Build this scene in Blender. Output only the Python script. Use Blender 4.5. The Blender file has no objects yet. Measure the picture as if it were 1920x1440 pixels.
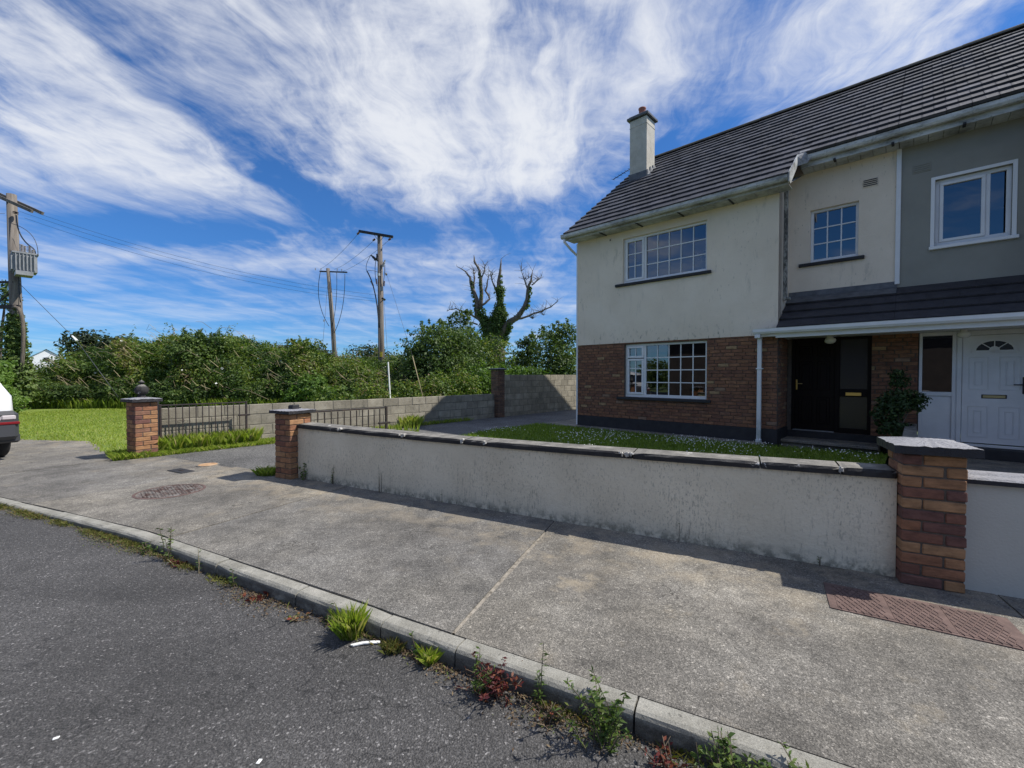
import bpy, bmesh, math, random
import numpy as np
from mathutils import Vector, Matrix, Euler
R = math.radians
random.seed(7); rng = np.random.default_rng(7)
sc = bpy.context.scene; COL = sc.collection

# ------------------------------------------------------------------ camera
cam_d = bpy.data.cameras.new('camera'); cam = bpy.data.objects.new('camera', cam_d); COL.objects.link(cam)
cam_d.sensor_width = 36; cam_d.lens = 36 * 815 / 1920; cam_d.clip_start = .05; cam_d.clip_end = 3000
cam.location = (0, 0, 1.43); cam.rotation_euler = (R(90 - 1.16), 0, 0)
sc.camera = cam

# ------------------------------------------------------------------ sun and sky
SUN = Vector((.797, .02, 1.0)).normalized()
sun_d = bpy.data.lights.new('sun', 'SUN'); sun_d.energy = 4.1; sun_d.angle = R(.5); sun_d.color = (1, .95, .87)
sun = bpy.data.objects.new('sun', sun_d); COL.objects.link(sun)
sun.rotation_euler = SUN.to_track_quat('Z', 'Y').to_euler(); sun.location = (20, 0, 30)
W = bpy.data.worlds.new('World'); sc.world = W; W.use_nodes = True
vs = sc.view_settings
vs.view_transform = 'Standard'; vs.look = 'None'; vs.gamma = 1; vs.exposure = .38; vs.use_curve_mapping = False


class N:
    """small helper round a node tree"""
    def __init__(s, nt): s.t = nt; s.n = nt.nodes; s.l = nt.links
    def new(s, typ, **kw):
        x = s.n.new(typ)
        for k, v in kw.items(): setattr(x, k, v)
        return x
    def put(s, sock, v):
        if isinstance(v, bpy.types.NodeSocket): s.l.new(v, sock)
        elif v is not None:
            if isinstance(v, (tuple, list)) and len(v) == 3 and sock.type == 'RGBA': v = (*v, 1)
            sock.default_value = v
    def math(s, op, a, b=0, c=0, clamp=False):
        x = s.new('ShaderNodeMath', operation=op, use_clamp=clamp)
        s.put(x.inputs[0], a); s.put(x.inputs[1], b); s.put(x.inputs[2], c); return x.outputs[0]
    def mix(s, f, a, b, mode='MIX'):
        x = s.new('ShaderNodeMix', data_type='RGBA', blend_type=mode)
        s.put(x.inputs[0], f); s.put(x.inputs[6], a); s.put(x.inputs[7], b); return x.outputs[2]
    def noise(s, vec, scale=1, detail=4, rough=.55, dist=0.0, dim='3D', w=0):
        x = s.new('ShaderNodeTexNoise', noise_dimensions=dim)
        if vec is not None: s.put(x.inputs['Vector'], vec)
        if dim == '4D': x.inputs['W'].default_value = w
        x.inputs['Scale'].default_value = scale; x.inputs['Detail'].default_value = detail
        x.inputs['Roughness'].default_value = rough; x.inputs['Distortion'].default_value = dist
        return x.outputs['Fac']
    def vor(s, vec, scale=1, out='Color', feature='F1'):
        x = s.new('ShaderNodeTexVoronoi', feature=feature); s.put(x.inputs['Vector'], vec)
        x.inputs['Scale'].default_value = scale; return x.outputs[out]
    def map(s, vec, scale=(1, 1, 1), rot=(0, 0, 0), loc=(0, 0, 0)):
        x = s.new('ShaderNodeMapping'); s.put(x.inputs[0], vec)
        x.inputs[1].default_value = loc; x.inputs[2].default_value = rot; x.inputs[3].default_value = scale
        return x.outputs[0]
    def ramp(s, f, pts, interp='LINEAR'):
        x = s.new('ShaderNodeValToRGB'); e = x.color_ramp; e.interpolation = interp
        while len(e.elements) < len(pts): e.elements.new(.5)
        for el, (p, c) in zip(e.elements, pts):
            el.position = p; el.color = (c, c, c, 1) if isinstance(c, (int, float)) else (*c, 1)
        s.put(x.inputs[0], f); return x.outputs[0]
    def step(s, v, a, b, lo=0., hi=1.):
        x = s.new('ShaderNodeMapRange', interpolation_type='SMOOTHSTEP')
        s.put(x.inputs[0], v); s.put(x.inputs[1], a); s.put(x.inputs[2], b); s.put(x.inputs[3], lo); s.put(x.inputs[4], hi)
        return x.outputs[0]
    def bump(s, h, strength=.5, dist=.01):
        x = s.new('ShaderNodeBump'); x.inputs['Strength'].default_value = strength; x.inputs['Distance'].default_value = dist
        s.put(x.inputs['Height'], h); return x.outputs[0]
    def pos(s): return s.new('ShaderNodeNewGeometry').outputs['Position']
    def sep(s, v):
        x = s.new('ShaderNodeSeparateXYZ'); s.put(x.inputs[0], v); return x.outputs
    def com(s, a, b, c):
        x = s.new('ShaderNodeCombineXYZ'); s.put(x.inputs[0], a); s.put(x.inputs[1], b); s.put(x.inputs[2], c); return x.outputs[0]


# sky: physical clear sky with high cirrus streaks lying on one flat cloud sheet
w = N(W.node_tree); w.n.clear()
sky = w.new('ShaderNodeTexSky', sky_type='NISHITA'); sky.sun_disc = False
sky.sun_elevation = math.asin(SUN.z); sky.sun_rotation = math.atan2(SUN.x, SUN.y)
sky.air_density = .9; sky.dust_density = .05; sky.ozone_density = 2.5
dirv = w.new('ShaderNodeTexCoord').outputs['Generated']
dx, dy, dz = w.sep(dirv)
zz = w.math('ADD', w.math('MAXIMUM', dz, 0.0), .06)
px = w.math('DIVIDE', dx, zz); py = w.math('DIVIDE', dy, zz)
P = w.com(px, py, 0.0)
Pr = w.map(P, rot=(0, 0, R(4)))                        # streaks run straight away from us
warp = w.noise(w.map(Pr, scale=(1.1, .9, 1)), 1, 3)
warp2 = w.noise(w.map(Pr, scale=(2.6, 2.0, 1), loc=(5, 3, 0)), 1, 3, .5)
sx, sy, s_ = w.sep(Pr)
Q = w.com(w.math('ADD', sx, w.math('MULTIPLY_ADD', warp, .55, w.math('MULTIPLY', warp2, .3))), w.math('MULTIPLY_ADD', warp2, .35, sy), 0.0)
big = w.noise(w.map(Q, scale=(1.3, .8, 1), loc=(3.1, 1.7, 0)), 1, 4, .55)
streak = w.noise(w.map(Q, scale=(3.4, 1.15, 1), rot=(0, 0, R(-10)), loc=(1.3, .4, 0)), 1, 8, .6)
fine = w.noise(w.map(Q, scale=(10, 3.0, 1), rot=(0, 0, R(14)), loc=(9.3, 4.4, 0)), 1, 9, .66)
cross = w.noise(w.map(Q, scale=(3.2, 8.0, 1), rot=(0, 0, R(-34)), loc=(1, 6, 0)), 1, 8, .62)
mott = w.noise(w.map(P, scale=(4.5, 4.5, 1), loc=(2.3, 8.4, 0)), 1, 9, .62, .3)
bx = w.math('MULTIPLY_ADD', w.math('SUBTRACT', warp2, .5), .5, px); by = w.math('MULTIPLY_ADD', w.math('SUBTRACT', mott, .5), .5, py)
def blob(cx, cy, rx, ry):
    a = w.math('DIVIDE', w.math('SUBTRACT', bx, cx), rx); b = w.math('DIVIDE', w.math('SUBTRACT', by, cy), ry)
    d = w.math('ADD', w.math('MULTIPLY', a, a), w.math('MULTIPLY', b, b))
    return w.math('EXPONENT', w.math('MULTIPLY', d, -1.0))
dens = w.math('MULTIPLY_ADD', w.math('SUBTRACT', streak, .5), 1.25, .5)
hi = w.step(dz, .16, .42, .12, 1.0)
low = w.noise(w.map(P, scale=(.32, 1.15, 1), rot=(0, 0, R(-8)), loc=(4.4, 2.2, 0)), 1, 6, .58)
for t_, k_ in ((fine, w.math('MULTIPLY', hi, .8)), (mott, w.math('MULTIPLY', hi, .7)), (cross, w.math('MULTIPLY', hi, .4)), (big, .7), (low, w.math('MULTIPLY', w.math('SUBTRACT', 1.12, hi), 1.5))): dens = w.math('MULTIPLY_ADD', w.math('SUBTRACT', t_, .5), k_, dens)
CLOUD_BLOBS = [(-1.06, 1.55, .12, .38, -.38), (-.95, 2.05, .16, .4, -.3), (-1.9, 2.45, 1.0, .3, -.42), (-1.5, 1.75, .36, .42, .3), (-.3, 1.45, .6, .6, .34), (-.83, 1.93, .09, .12, .3),
               (-1.25, 1.2, .3, .25, .15), (.3, 2.75, .8, .6, -.34), (.74, 1.62, .24, .35, -.42), (1.0, 1.2, .2, .25, .28), (1.4, 1.1, .25, .4, -.35), (.45, 1.15, .3, .3, .15), (-.35, 2.0, .35, .35, .22), (.15, 1.9, .25, .3, .2), (-2.1, -2.2, 1.0, 1.0, -.5)]
for cx, cy, rx, ry, am in CLOUD_BLOBS:
    dens = w.math('MULTIPLY_ADD', blob(cx, cy, rx, ry), am, dens)
cov = w.step(dens, .15, 1.1)
cov = w.math('MULTIPLY', cov, w.step(dz, .02, .32, .34, 1.0))
puff_d = Vector((45, 815, 72)).normalized()
e1 = w.math('DIVIDE', w.math('SUBTRACT', dx, puff_d.x), .02); e2 = w.math('DIVIDE', w.math('SUBTRACT', dz, puff_d.z), .0085)
pn = w.noise(w.map(dirv, scale=(60, 60, 90)), 1, 5, .6)
pd = w.math('ADD', w.math('ADD', w.math('MULTIPLY', e1, e1), w.math('MULTIPLY', e2, e2)), w.math('MULTIPLY', w.math('SUBTRACT', pn, .5), 2.2))
puff = w.math('MULTIPLY', w.step(pd, 1.0, .2), w.step(dy, .2, .5))
cov = w.math('MULTIPLY', w.math('MAXIMUM', cov, w.math('MULTIPLY', puff, .9)), .93)
tint = w.mix(1, sky.outputs[0], w.mix(w.step(dz, .0, .38), (.225, .44, .72), (.265, .54, .85)), 'MULTIPLY')
skycol = w.mix(cov, tint, (5.25, 5.4, 5.7))
bg = w.new('ShaderNodeBackground'); w.put(bg.inputs[0], skycol); bg.inputs[1].default_value = .125
wo = w.new('ShaderNodeOutputWorld'); w.l.new(bg.outputs[0], wo.inputs[0])

# ------------------------------------------------------------------ materials
MATS = {}
def material(name, fn=None, base=(.5, .5, .5), rough=.7, metal=0, spec=.5):
    m = bpy.data.materials.new(name); m.use_nodes = True; n = N(m.node_tree); b = n.n['Principled BSDF']
    b.inputs['Base Color'].default_value = (*base, 1); b.inputs['Roughness'].default_value = rough
    b.inputs['Metallic'].default_value = metal; b.inputs['Specular IOR Level'].default_value = spec
    if fn: fn(n, b)
    MATS[name] = m; return m
def setb(n, b, col=None, rough=None, h=None, strength=.5, dist=.01):
    if col is not None: n.put(b.inputs['Base Color'], col)
    if rough is not None: n.put(b.inputs['Roughness'], rough)
    if h is not None: n.l.new(n.bump(h, strength, dist), b.inputs['Normal'])

def m_asphalt(n, b):
    p = n.pos()
    c1 = n.sep(n.vor(p, 125))[0]; c2 = n.sep(n.vor(n.map(p, loc=(3, 7, 1)), 260))[1]
    agg = n.ramp(c1, [(0, .025), (.45, .052), (.8, .083), (.94, .125), (.988, .24), (1, .42)])
    agg2 = n.ramp(c2, [(0, .015), (.6, .05), (1, .13)])
    col = n.mix(.45, agg, agg2)
    wear = n.mix(1, n.ramp(n.noise(p, .7, 7, .65), [(.3, .68), (.7, 1.28)]), n.ramp(n.noise(n.map(p, rot=(0, 0, R(27.5)), scale=(.25, 2.2, 1)), 1, 5, .6), [(.3, .8), (.7, 1.18)]), 'MULTIPLY')
    col = n.mix(1, col, wear, 'MULTIPLY'); col = n.mix(1, col, (1.26, 1.21, 1.17), 'MULTIPLY'); crk = n.math('MULTIPLY', n.step(n.math('ABSOLUTE', n.math('SUBTRACT', n.noise(p, 1.4, 4, .55), .5)), .006, .0), n.step(n.noise(n.map(p, loc=(7, 7, 0)), .5, 2), .55, .62)); col = n.mix(n.math('MULTIPLY', crk, .7), col, (.012, .012, .012))
    d = n.vor(p, 105, 'Distance')
    setb(n, b, col, .82, n.math('ADD', n.math('MULTIPLY', d, -1), n.math('MULTIPLY', n.noise(p, 300, 2), .5)), .9, .006)
material('asphalt', m_asphalt)

def m_concrete(n, b):
    p = n.pos()
    c1 = n.sep(n.vor(p, 190))[0]; c2 = n.sep(n.vor(n.map(p, loc=(3, 7, 1)), 85))[1]
    base = n.ramp(n.noise(p, 1.1, 7, .62), [(.28, (.105, .099, .088)), (.48, (.168, .158, .14)), (.72, (.262, .249, .222))])
    grit = n.ramp(c1, [(0, .48), (.45, .92), (.86, 1.24), (.97, 1.7), (1, 2.2)])
    grit2 = n.ramp(c2, [(0, .85), (.8, 1.03), (.96, 1.2), (1, 1.7)])
    med = n.ramp(n.noise(n.map(p, loc=(2, 5, 0)), 6, 9, .76), [(.3, .6), (.5, 1.0), (.72, 1.38)])
    blot = n.mix(n.step(n.noise(n.map(p, loc=(9, 5, 0)), .55, 5, .65), .4, .66), (.82, .82, .83), (1.2, 1.18, 1.14))
    col = n.mix(1, n.mix(1, n.mix(1, n.mix(1, base, grit, 'MULTIPLY'), grit2, 'MULTIPLY'), med, 'MULTIPLY'), blot, 'MULTIPLY')
    lich = n.math('MULTIPLY', n.step(n.noise(n.map(p, loc=(4, 1, 0)), 2.6, 8, .68), .54, .7), n.step(n.noise(p, .45, 3), .42, .62))
    px_, py_, pz_ = n.sep(p); nn = n.math('MULTIPLY_ADD', px_, .4619, n.math('MULTIPLY_ADD', py_, .8869, 1.3829 - 5.3463))   # distance from the garden wall
    foot = n.math('MULTIPLY', n.step(nn, -1.15, -.35), n.step(n.noise(n.map(p, loc=(6, 2, 0)), 3.4, 9, .72), .44, .6))
    col = n.mix(n.math('MULTIPLY', lich, .6), col, (.36, .305, .22)); col = n.mix(n.math('MULTIPLY', foot, .4), col, (.34, .285, .205))
    oi = n.new('ShaderNodeObjectInfo').outputs['Random']
    col = n.mix(1, col, n.mix(oi, (.94, .95, .97), (1.1, 1.085, 1.05)), 'MULTIPLY')
    crk = n.math('MULTIPLY', n.step(n.math('ABSOLUTE', n.math('SUBTRACT', n.noise(n.map(p, loc=(3, 3, 0)), .9, 5, .6), .5)), .004, .0), n.step(n.noise(n.map(p, loc=(1, 8, 0)), .4, 2), .54, .6))
    col = n.mix(n.math('MULTIPLY', crk, .8), col, (.03, .027, .022))
    h = n.math('ADD', n.vor(p, 150, 'Distance'), n.math('MULTIPLY', n.noise(p, 40, 5, .65), 1.6))
    setb(n, b, col, .9, h, .55, .006)
material('pavement_concrete', m_concrete)

def m_kerb(n, b):
    p = n.pos()
    base = n.ramp(n.noise(p, 5, 8, .65), [(.3, (.19, .18, .15)), (.55, (.31, .3, .26)), (.75, (.41, .39, .34))])
    base = n.mix(n.math('MULTIPLY', n.step(n.noise(p, 28, 5, .7), .58, .68), .6), base, (.07, .068, .06))
    z = n.sep(p)[2]; shade_grime = n.math('MULTIPLY', n.step(z, -.012, -.05), n.step(n.noise(n.map(p, scale=(5, 5, 9)), 1, 6, .7), .3, .55)); base = n.mix(n.math('MULTIPLY', shade_grime, .78), base, (.05, .046, .04))  # darkens the kerb face: its shade put into the colour, plus patchy grime
    setb(n, b, n.mix(1, base, n.ramp(n.noise(p, 160, 2), [(.3, .75), (.7, 1.2)]), 'MULTIPLY'), .88, n.noise(p, 70, 7, .7), .6, .008)
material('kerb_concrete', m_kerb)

def m_drive(n, b):
    p = n.pos(); c1 = n.sep(n.vor(p, 75))[0]
    base = n.ramp(n.noise(p, .8, 7, .65), [(.3, (.07, .068, .066)), (.6, (.14, .137, .13)), (.8, (.2, .195, .185))])
    col = n.mix(1, base, n.ramp(c1, [(0, .5), (.7, 1.05), (1, 1.9)]), 'MULTIPLY')
    setb(n, b, col, .9, n.vor(p, 75, 'Distance'), .8, .008)
material('driveway_tarmac', m_drive)

def m_soil(n, b):
    p = n.pos(); setb(n, b, n.ramp(n.noise(p, 9, 8, .7), [(.3, (.025, .02, .014)), (.7, (.085, .07, .048))]), .95, n.noise(p, 50, 6), .8, .02)
material('soil', m_soil)

def m_jgrit(n, b):
    p = n.pos(); setb(n, b, n.ramp(n.noise(p, 22, 7, .75), [(.36, (.09, .08, .065)), (.48, (.27, .24, .195)), (.7, (.43, .39, .33))]), .95, n.noise(p, 120, 4), .8, .006)
material('joint_grit', m_jgrit)
def m_turf(n, b):
    p = n.pos()
    a = n.ramp(n.noise(p, .6, 5, .6), [(.3, (.13, .19, .025)), (.55, (.19, .26, .035)), (.75, (.27, .32, .06))])
    c = n.ramp(n.noise(p, 26, 5, .7), [(.3, .5), (.7, 1.4)])
    setb(n, b, n.mix(1, a, c, 'MULTIPLY'), .9, n.noise(p, 60, 5, .7), .8, .03)
material('turf', m_turf)
def m_field(n, b):
    p = n.pos(); setb(n, b, n.ramp(n.noise(p, .15, 7, .65), [(.3, (.05, .08, .02)), (.7, (.11, .15, .04))]), .95)
material('field', m_field)

def m_gwall(n, b):       # nap plaster of the garden wall, black algae running down it
    p = n.pos(); x, y, z = n.sep(p)
    col = n.ramp(n.noise(p, 1.6, 6, .6), [(.3, (.64, .565, .43)), (.6, (.76, .68, .53)), (.8, (.81, .74, .6))])
    v = n.noise(n.map(p, scale=(42, 42, 9)), 1, 5, .7)
    v2 = n.noise(n.map(p, scale=(70, 70, 24)), 1, 3, .6)
    big = n.noise(n.map(p, scale=(1.5, 1.5, .7)), 1, 5, .65)
    mask = n.math('MULTIPLY', n.step(big, .44, .64), n.step(z, .66, .3))
    sp = n.math('MULTIPLY', n.math('MULTIPLY', n.step(n.math('ADD', n.math('MULTIPLY', v, .55), n.math('MULTIPLY', v2, .45)), .52, .63), mask), .6)
    col = n.mix(sp, col, (.06, .062, .05))
    fine = n.math('MULTIPLY', n.step(n.noise(p, 90, 3, .6), .62, .72), .3)
    dot = n.math('MULTIPLY', n.step(n.noise(n.map(p, scale=(70, 70, 30)), 1, 4, .7), .55, .63), n.step(n.noise(p, 1.1, 4, .6), .36, .6))
    col = n.mix(n.math('MULTIPLY', dot, .45), col, (.14, .13, .1)); col = n.mix(fine, col, (.17, .165, .14))
    ed = n.math('MULTIPLY', n.step(z, .13, .0), n.step(n.noise(p, 12, 5, .7), .38, .62))
    col = n.mix(n.math('MULTIPLY', ed, .7), col, (.09, .09, .07))
    tp = n.math('MULTIPLY', n.step(z, .62, .72), n.step(n.noise(n.map(p, scale=(9, 9, 2)), 1, 5, .7), .5, .66))
    col = n.mix(n.math('MULTIPLY', tp, .55), col, (.13, .12, .1))
    setb(n, b, col, .92, n.math('ADD', n.noise(p, 34, 5, .6), n.math('MULTIPLY', n.noise(p, 9, 3), .8)), .6, .012)
material('garden_wall_plaster', m_gwall)

def m_hrender(n, b):
    p = n.pos(); x, y, z = n.sep(p)
    col = n.ramp(n.noise(p, .9, 6, .6), [(.3, (.69, .595, .475)), (.6, (.79, .69, .565)), (.8, (.83, .74, .625))])
    v = n.math('MULTIPLY', n.step(n.noise(n.map(p, scale=(5, 5, 1.2)), 1, 6, .7), .54, .72), n.step(n.noise(p, .7, 4), .42, .62))
    col = n.mix(n.math('MULTIPLY', v, .5), col, (.3, .28, .235))
    hair = n.math('MULTIPLY', n.step(n.noise(n.map(p, scale=(26, 26, 9)), 1, 5, .7), .6, .7), n.step(n.noise(n.map(p, loc=(3, 1, 2)), .8, 4), .45, .62)); col = n.mix(n.math('MULTIPLY', hair, .6), col, (.2, .19, .15))
    lo = n.math('MULTIPLY', n.step(z, 2.75, 2.2), n.step(n.noise(n.map(p, scale=(14, 14, 7)), 1, 5, .7), .55, .68))
    col = n.mix(n.math('MULTIPLY', lo, .7), col, (.16, .16, .12))
    setb(n, b, col, .92, n.math('ADD', n.noise(p, 60, 4, .6), n.math('MULTIPLY', n.noise(p, 7, 3), 1.5)), .45, .01)
material('house_render', m_hrender)
def m_grender(n, b):
    p = n.pos(); setb(n, b, n.ramp(n.noise(p, 1.2, 5, .6), [(.3, (.23, .23, .205)), (.7, (.285, .283, .25))]), .9, n.noise(p, 70, 4, .6), .35, .008)
material('grey_render', m_grender)
def m_nwall(n, b):
    p = n.pos(); setb(n, b, n.ramp(n.noise(p, 1.2, 5, .6), [(.3, (.47, .45, .4)), (.7, (.54, .52, .465))]), .9, n.noise(p, 60, 5, .6), .4, .008)
material('neighbour_plaster', m_nwall)

def bricky(cols, name, dark=1.0):
    def f(n, b):
        p = n.pos(); g = n.new('ShaderNodeNewGeometry').outputs['Random Per Island']; oi = n.new('ShaderNodeObjectInfo').outputs['Random']
        r = n.math('FRACT', n.math('ADD', n.math('MULTIPLY', g, 7.31), n.math('MULTIPLY', oi, 3.77)))
        col = n.ramp(r, cols, 'CONSTANT')
        f2 = n.noise(n.map(p, scale=(9, 9, 25)), 1, 5, .65)
        col = n.mix(1, col, n.ramp(f2, [(.25, .5), (.5, .95), (.8, 1.45)]), 'MULTIPLY'); col = n.mix(n.math('MULTIPLY', n.step(n.noise(n.map(p, loc=(1, 2, 3)), 11, 4, .6), .5, .75), .5), col, n.mix(1, col, (.55, .5, .55), 'MULTIPLY'))
        col = n.mix(n.math('MULTIPLY', n.step(n.noise(p, 45, 4, .7), .6, .72), .45), col, (.05, .035, .03))
        setb(n, b, col, .88, n.math('ADD', n.noise(p, 90, 5, .65), n.noise(n.map(p, scale=(30, 30, 110)), 1, 3)), .5, .006)
    return material(name, f)
bricky([(0, (.33, .165, .08)), (.2, (.2, .085, .055)), (.36, (.36, .195, .095)), (.52, (.28, .125, .065)), (.68, (.165, .075, .058)), (.8, (.34, .175, .08)), (.92, (.235, .12, .075))], 'pillar_brick')
bricky([(0, (.195, .09, .052)), (.26, (.225, .105, .058)), (.48, (.17, .079, .05)), (.68, (.25, .122, .066)), (.84, (.2, .1, .062)), (.94, (.32, .21, .11)), (.98, (.26, .165, .11))], 'house_brick')
bricky([(0, (.13, .075, .05)), (.4, (.17, .095, .06)), (.7, (.11, .065, .045))], 'old_brick')
material('old_mortar', lambda n, b: setb(n, b, n.ramp(n.noise(n.pos(), 40, 5, .7), [(.35, (.2, .19, .17)), (.6, (.55, .53, .49))]), .95, n.noise(n.pos(), 120, 4), .7, .006))
def m_mortar(n, b):
    p = n.pos(); setb(n, b, n.ramp(n.noise(p, 30, 5), [(.3, (.07, .055, .045)), (.7, (.13, .105, .085))]), .95, n.noise(p, 120, 4), .5, .004)
material('mortar', m_mortar)
material('block_mortar', lambda n, b: setb(n, b, n.ramp(n.noise(n.pos(), 9, 6, .7), [(.3, (.11, .1, .08)), (.7, (.24, .22, .175))]), .95, n.noise(n.pos(), 90, 4), .5, .006))
def m_block(n, b):
    p = n.pos(); oi = n.new('ShaderNodeObjectInfo').outputs['Random']
    col = n.ramp(n.noise(p, 3.5, 8, .7), [(.3, (.19, .17, .128)), (.55, (.3, .272, .212)), (.75, (.4, .37, .295))])
    col = n.mix(1, col, n.ramp(oi, [(0, .82), (1, 1.15)]), 'MULTIPLY')
    col = n.mix(n.math('MULTIPLY', n.step(n.noise(n.map(p, scale=(8, 8, 3)), 1, 6, .7), .56, .7), .6), col, (.08, .08, .065))
    setb(n, b, col, .95, n.noise(p, 55, 6, .7), .8, .012)
material('concrete_block', m_block)
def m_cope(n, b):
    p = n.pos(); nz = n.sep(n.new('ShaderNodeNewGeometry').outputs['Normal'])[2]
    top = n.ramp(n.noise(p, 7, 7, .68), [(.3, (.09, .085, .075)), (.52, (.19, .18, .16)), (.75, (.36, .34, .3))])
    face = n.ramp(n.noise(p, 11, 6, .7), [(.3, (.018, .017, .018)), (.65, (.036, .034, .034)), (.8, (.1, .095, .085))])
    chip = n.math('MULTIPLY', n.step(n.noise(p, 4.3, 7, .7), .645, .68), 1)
    col = n.mix(n.step(nz, .5, .8), face, top)           # near-black faces, paler weathered top
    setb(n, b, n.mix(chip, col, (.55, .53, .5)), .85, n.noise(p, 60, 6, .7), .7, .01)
material('coping_concrete', m_cope)
def m_cap(n, b):
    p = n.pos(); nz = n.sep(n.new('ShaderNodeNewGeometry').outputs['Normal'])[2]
    top = n.ramp(n.noise(p, 70, 4, .7), [(.35, (.2, .2, .215)), (.65, (.36, .36, .385))])  # sunlit speckled reflection on the black cap, put into the top's colour
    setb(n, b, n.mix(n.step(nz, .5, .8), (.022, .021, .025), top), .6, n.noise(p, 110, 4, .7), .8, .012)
material('cap_concrete', m_cap)
def m_dark(n, b):
    p = n.pos(); setb(n, b, n.ramp(n.noise(p, 6, 6, .65), [(.3, (.012, .012, .015)), (.75, (.03, .03, .033))]), .7, n.noise(p, 60, 4), .3, .005)
material('black_paint', m_dark)
def m_tile(n, b):
    p = n.pos(); g = n.new('ShaderNodeNewGeometry').outputs['Random Per Island']; oi = n.new('ShaderNodeObjectInfo').outputs['Random']
    r = n.math('FRACT', n.math('ADD', n.math('MULTIPLY', g, 5.3), n.math('MULTIPLY', oi, 3.1)))
    col = n.ramp(n.noise(p, 5, 7, .68), [(.3, (.027, .028, .036)), (.55, (.05, .051, .062)), (.75, (.088, .089, .1))])
    col = n.mix(1, col, n.ramp(r, [(0, .6), (.8, 1.1), (1, 1.5)]), 'MULTIPLY')
    lich = n.step(n.noise(n.map(p, loc=(2, 2, 2)), 19, 6, .72), .66, .74)
    col = n.mix(n.math('MULTIPLY', lich, .45), col, (.23, .23, .21))
    setb(n, b, col, .6, n.noise(p, 90, 4, .6), .4, .005)
material('roof_tile', m_tile)
def m_porchtile(n, b):
    p = n.pos(); col = n.ramp(n.noise(p, 5, 6, .65), [(.3, (.02, .019, .023)), (.7, (.044, .042, .048))])
    setb(n, b, col, .8, n.noise(p, 60, 5), .4, .005)
material('porch_tile', m_porchtile)
def m_ridge(n, b):
    p = n.pos(); col = n.ramp(n.noise(p, 4, 7, .7), [(.35, (.06, .055, .05)), (.6, (.12, .105, .075)), (.75, (.23, .17, .07))])
    setb(n, b, col, .85, n.noise(p, 60, 4), .4, .006)
material('ridge_tile', m_ridge)
def m_pvc(n, b):
    p = n.pos(); setb(n, b, n.ramp(n.noise(p, 3, 6, .65), [(.3, (.66, .67, .68)), (.7, (.76, .77, .78))]), .35)
material('white_pvc', m_pvc)
def m_pvcd(n, b):
    p = n.pos()
    col = n.ramp(n.noise(n.map(p, scale=(2, 2, 5)), 1, 8, .72), [(.36, (.2, .2, .185)), (.5, (.42, .43, .41)), (.66, (.6, .61, .59))])
    setb(n, b, n.mix(n.math('MULTIPLY', n.step(n.noise(p, 14, 6, .75), .56, .66), .6), col, (.12, .125, .1)), .55, n.noise(p, 40, 4), .2, .004)
material('weathered_pvc', m_pvcd)
def m_dpipe(n, b):
    p = n.pos(); z = n.sep(p)[2]
    al = n.math('MULTIPLY', n.step(z, .75, .2), n.step(n.noise(n.map(p, scale=(20, 20, 5)), 1, 6, .7), .4, .6))
    setb(n, b, n.mix(n.math('MULTIPLY', al, .6), (.68, .7, .72), (.13, .2, .14)), .35)
material('downpipe_pvc', m_dpipe)
def m_oldpipe(n, b):
    p = n.pos(); setb(n, b, n.ramp(n.noise(n.map(p, scale=(9, 9, 5)), 1, 8, .75), [(.42, (.07, .07, .06)), (.55, (.36, .36, .33)), (.7, (.46, .46, .43))]), .6)
material('peeling_paint', m_oldpipe)
def m_lead(n, b):
    p = n.pos(); setb(n, b, n.ramp(n.noise(p, 8, 6, .65), [(.3, (.05, .055, .06)), (.7, (.13, .135, .145))]), .5, n.noise(p, 25, 3), .4, .006)
material('lead', m_lead)
material('lead_pale', lambda n, b: setb(n, b, n.ramp(n.noise(n.pos(), 14, 6, .7), [(.35, (.14, .145, .15)), (.6, (.34, .34, .34)), (.75, (.6, .6, .58))]), .55, n.noise(n.pos(), 30, 4), .5, .008))
def m_chim(n, b):
    p = n.pos(); col = n.ramp(n.noise(p, 2.5, 7, .7), [(.3, (.4, .375, .31)), (.55, (.52, .49, .42)), (.75, (.62, .59, .5))])
    setb(n, b, n.mix(n.math('MULTIPLY', n.step(n.noise(n.map(p, scale=(6, 6, 2)), 1, 7, .72), .56, .68), .45), col, (.22, .2, .13)), .92, n.noise(p, 50, 5), .5, .01)
material('chimney_render', m_chim)
material('terracotta', base=(.32, .12, .085), rough=.85)
def m_glass(n, b):
    lw = n.new('ShaderNodeFresnel'); lw.inputs[0].default_value = 1.75
    gl = n.new('ShaderNodeBsdfGlossy'); gl.inputs['Roughness'].default_value = .003; gl.inputs['Color'].default_value = (1, 1, 1, 1)
    tr = n.new('ShaderNodeBsdfTransparent'); tr.inputs[0].default_value = (.55, .57, .58, 1)
    wob = n.bump(n.noise(n.pos(), 1.3, 2), .035, .05)
    n.l.new(wob, gl.inputs['Normal'])
    mx = n.new('ShaderNodeMixShader'); n.put(mx.inputs[0], n.math('MULTIPLY', lw.outputs[0], 2.0, clamp=True))
    n.l.new(tr.outputs[0], mx.inputs[1]); n.l.new(gl.outputs[0], mx.inputs[2])
    n.l.new(mx.outputs[0], n.n['Material Output'].inputs[0])
material('window_glass', m_glass)
material('dark_brick', lambda n, b: setb(n, b, n.ramp(n.noise(n.pos(), 3, 6, .7), [(.3, (.03, .025, .024)), (.7, (.06, .048, .043))]), .9))
material('obscure_glass', lambda n, b: setb(n, b, (.022, .024, .03), .25, n.noise(n.pos(), 60, 3), .25, .004))
material('room_dark', base=(.07, .065, .06), rough=.9)
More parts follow.
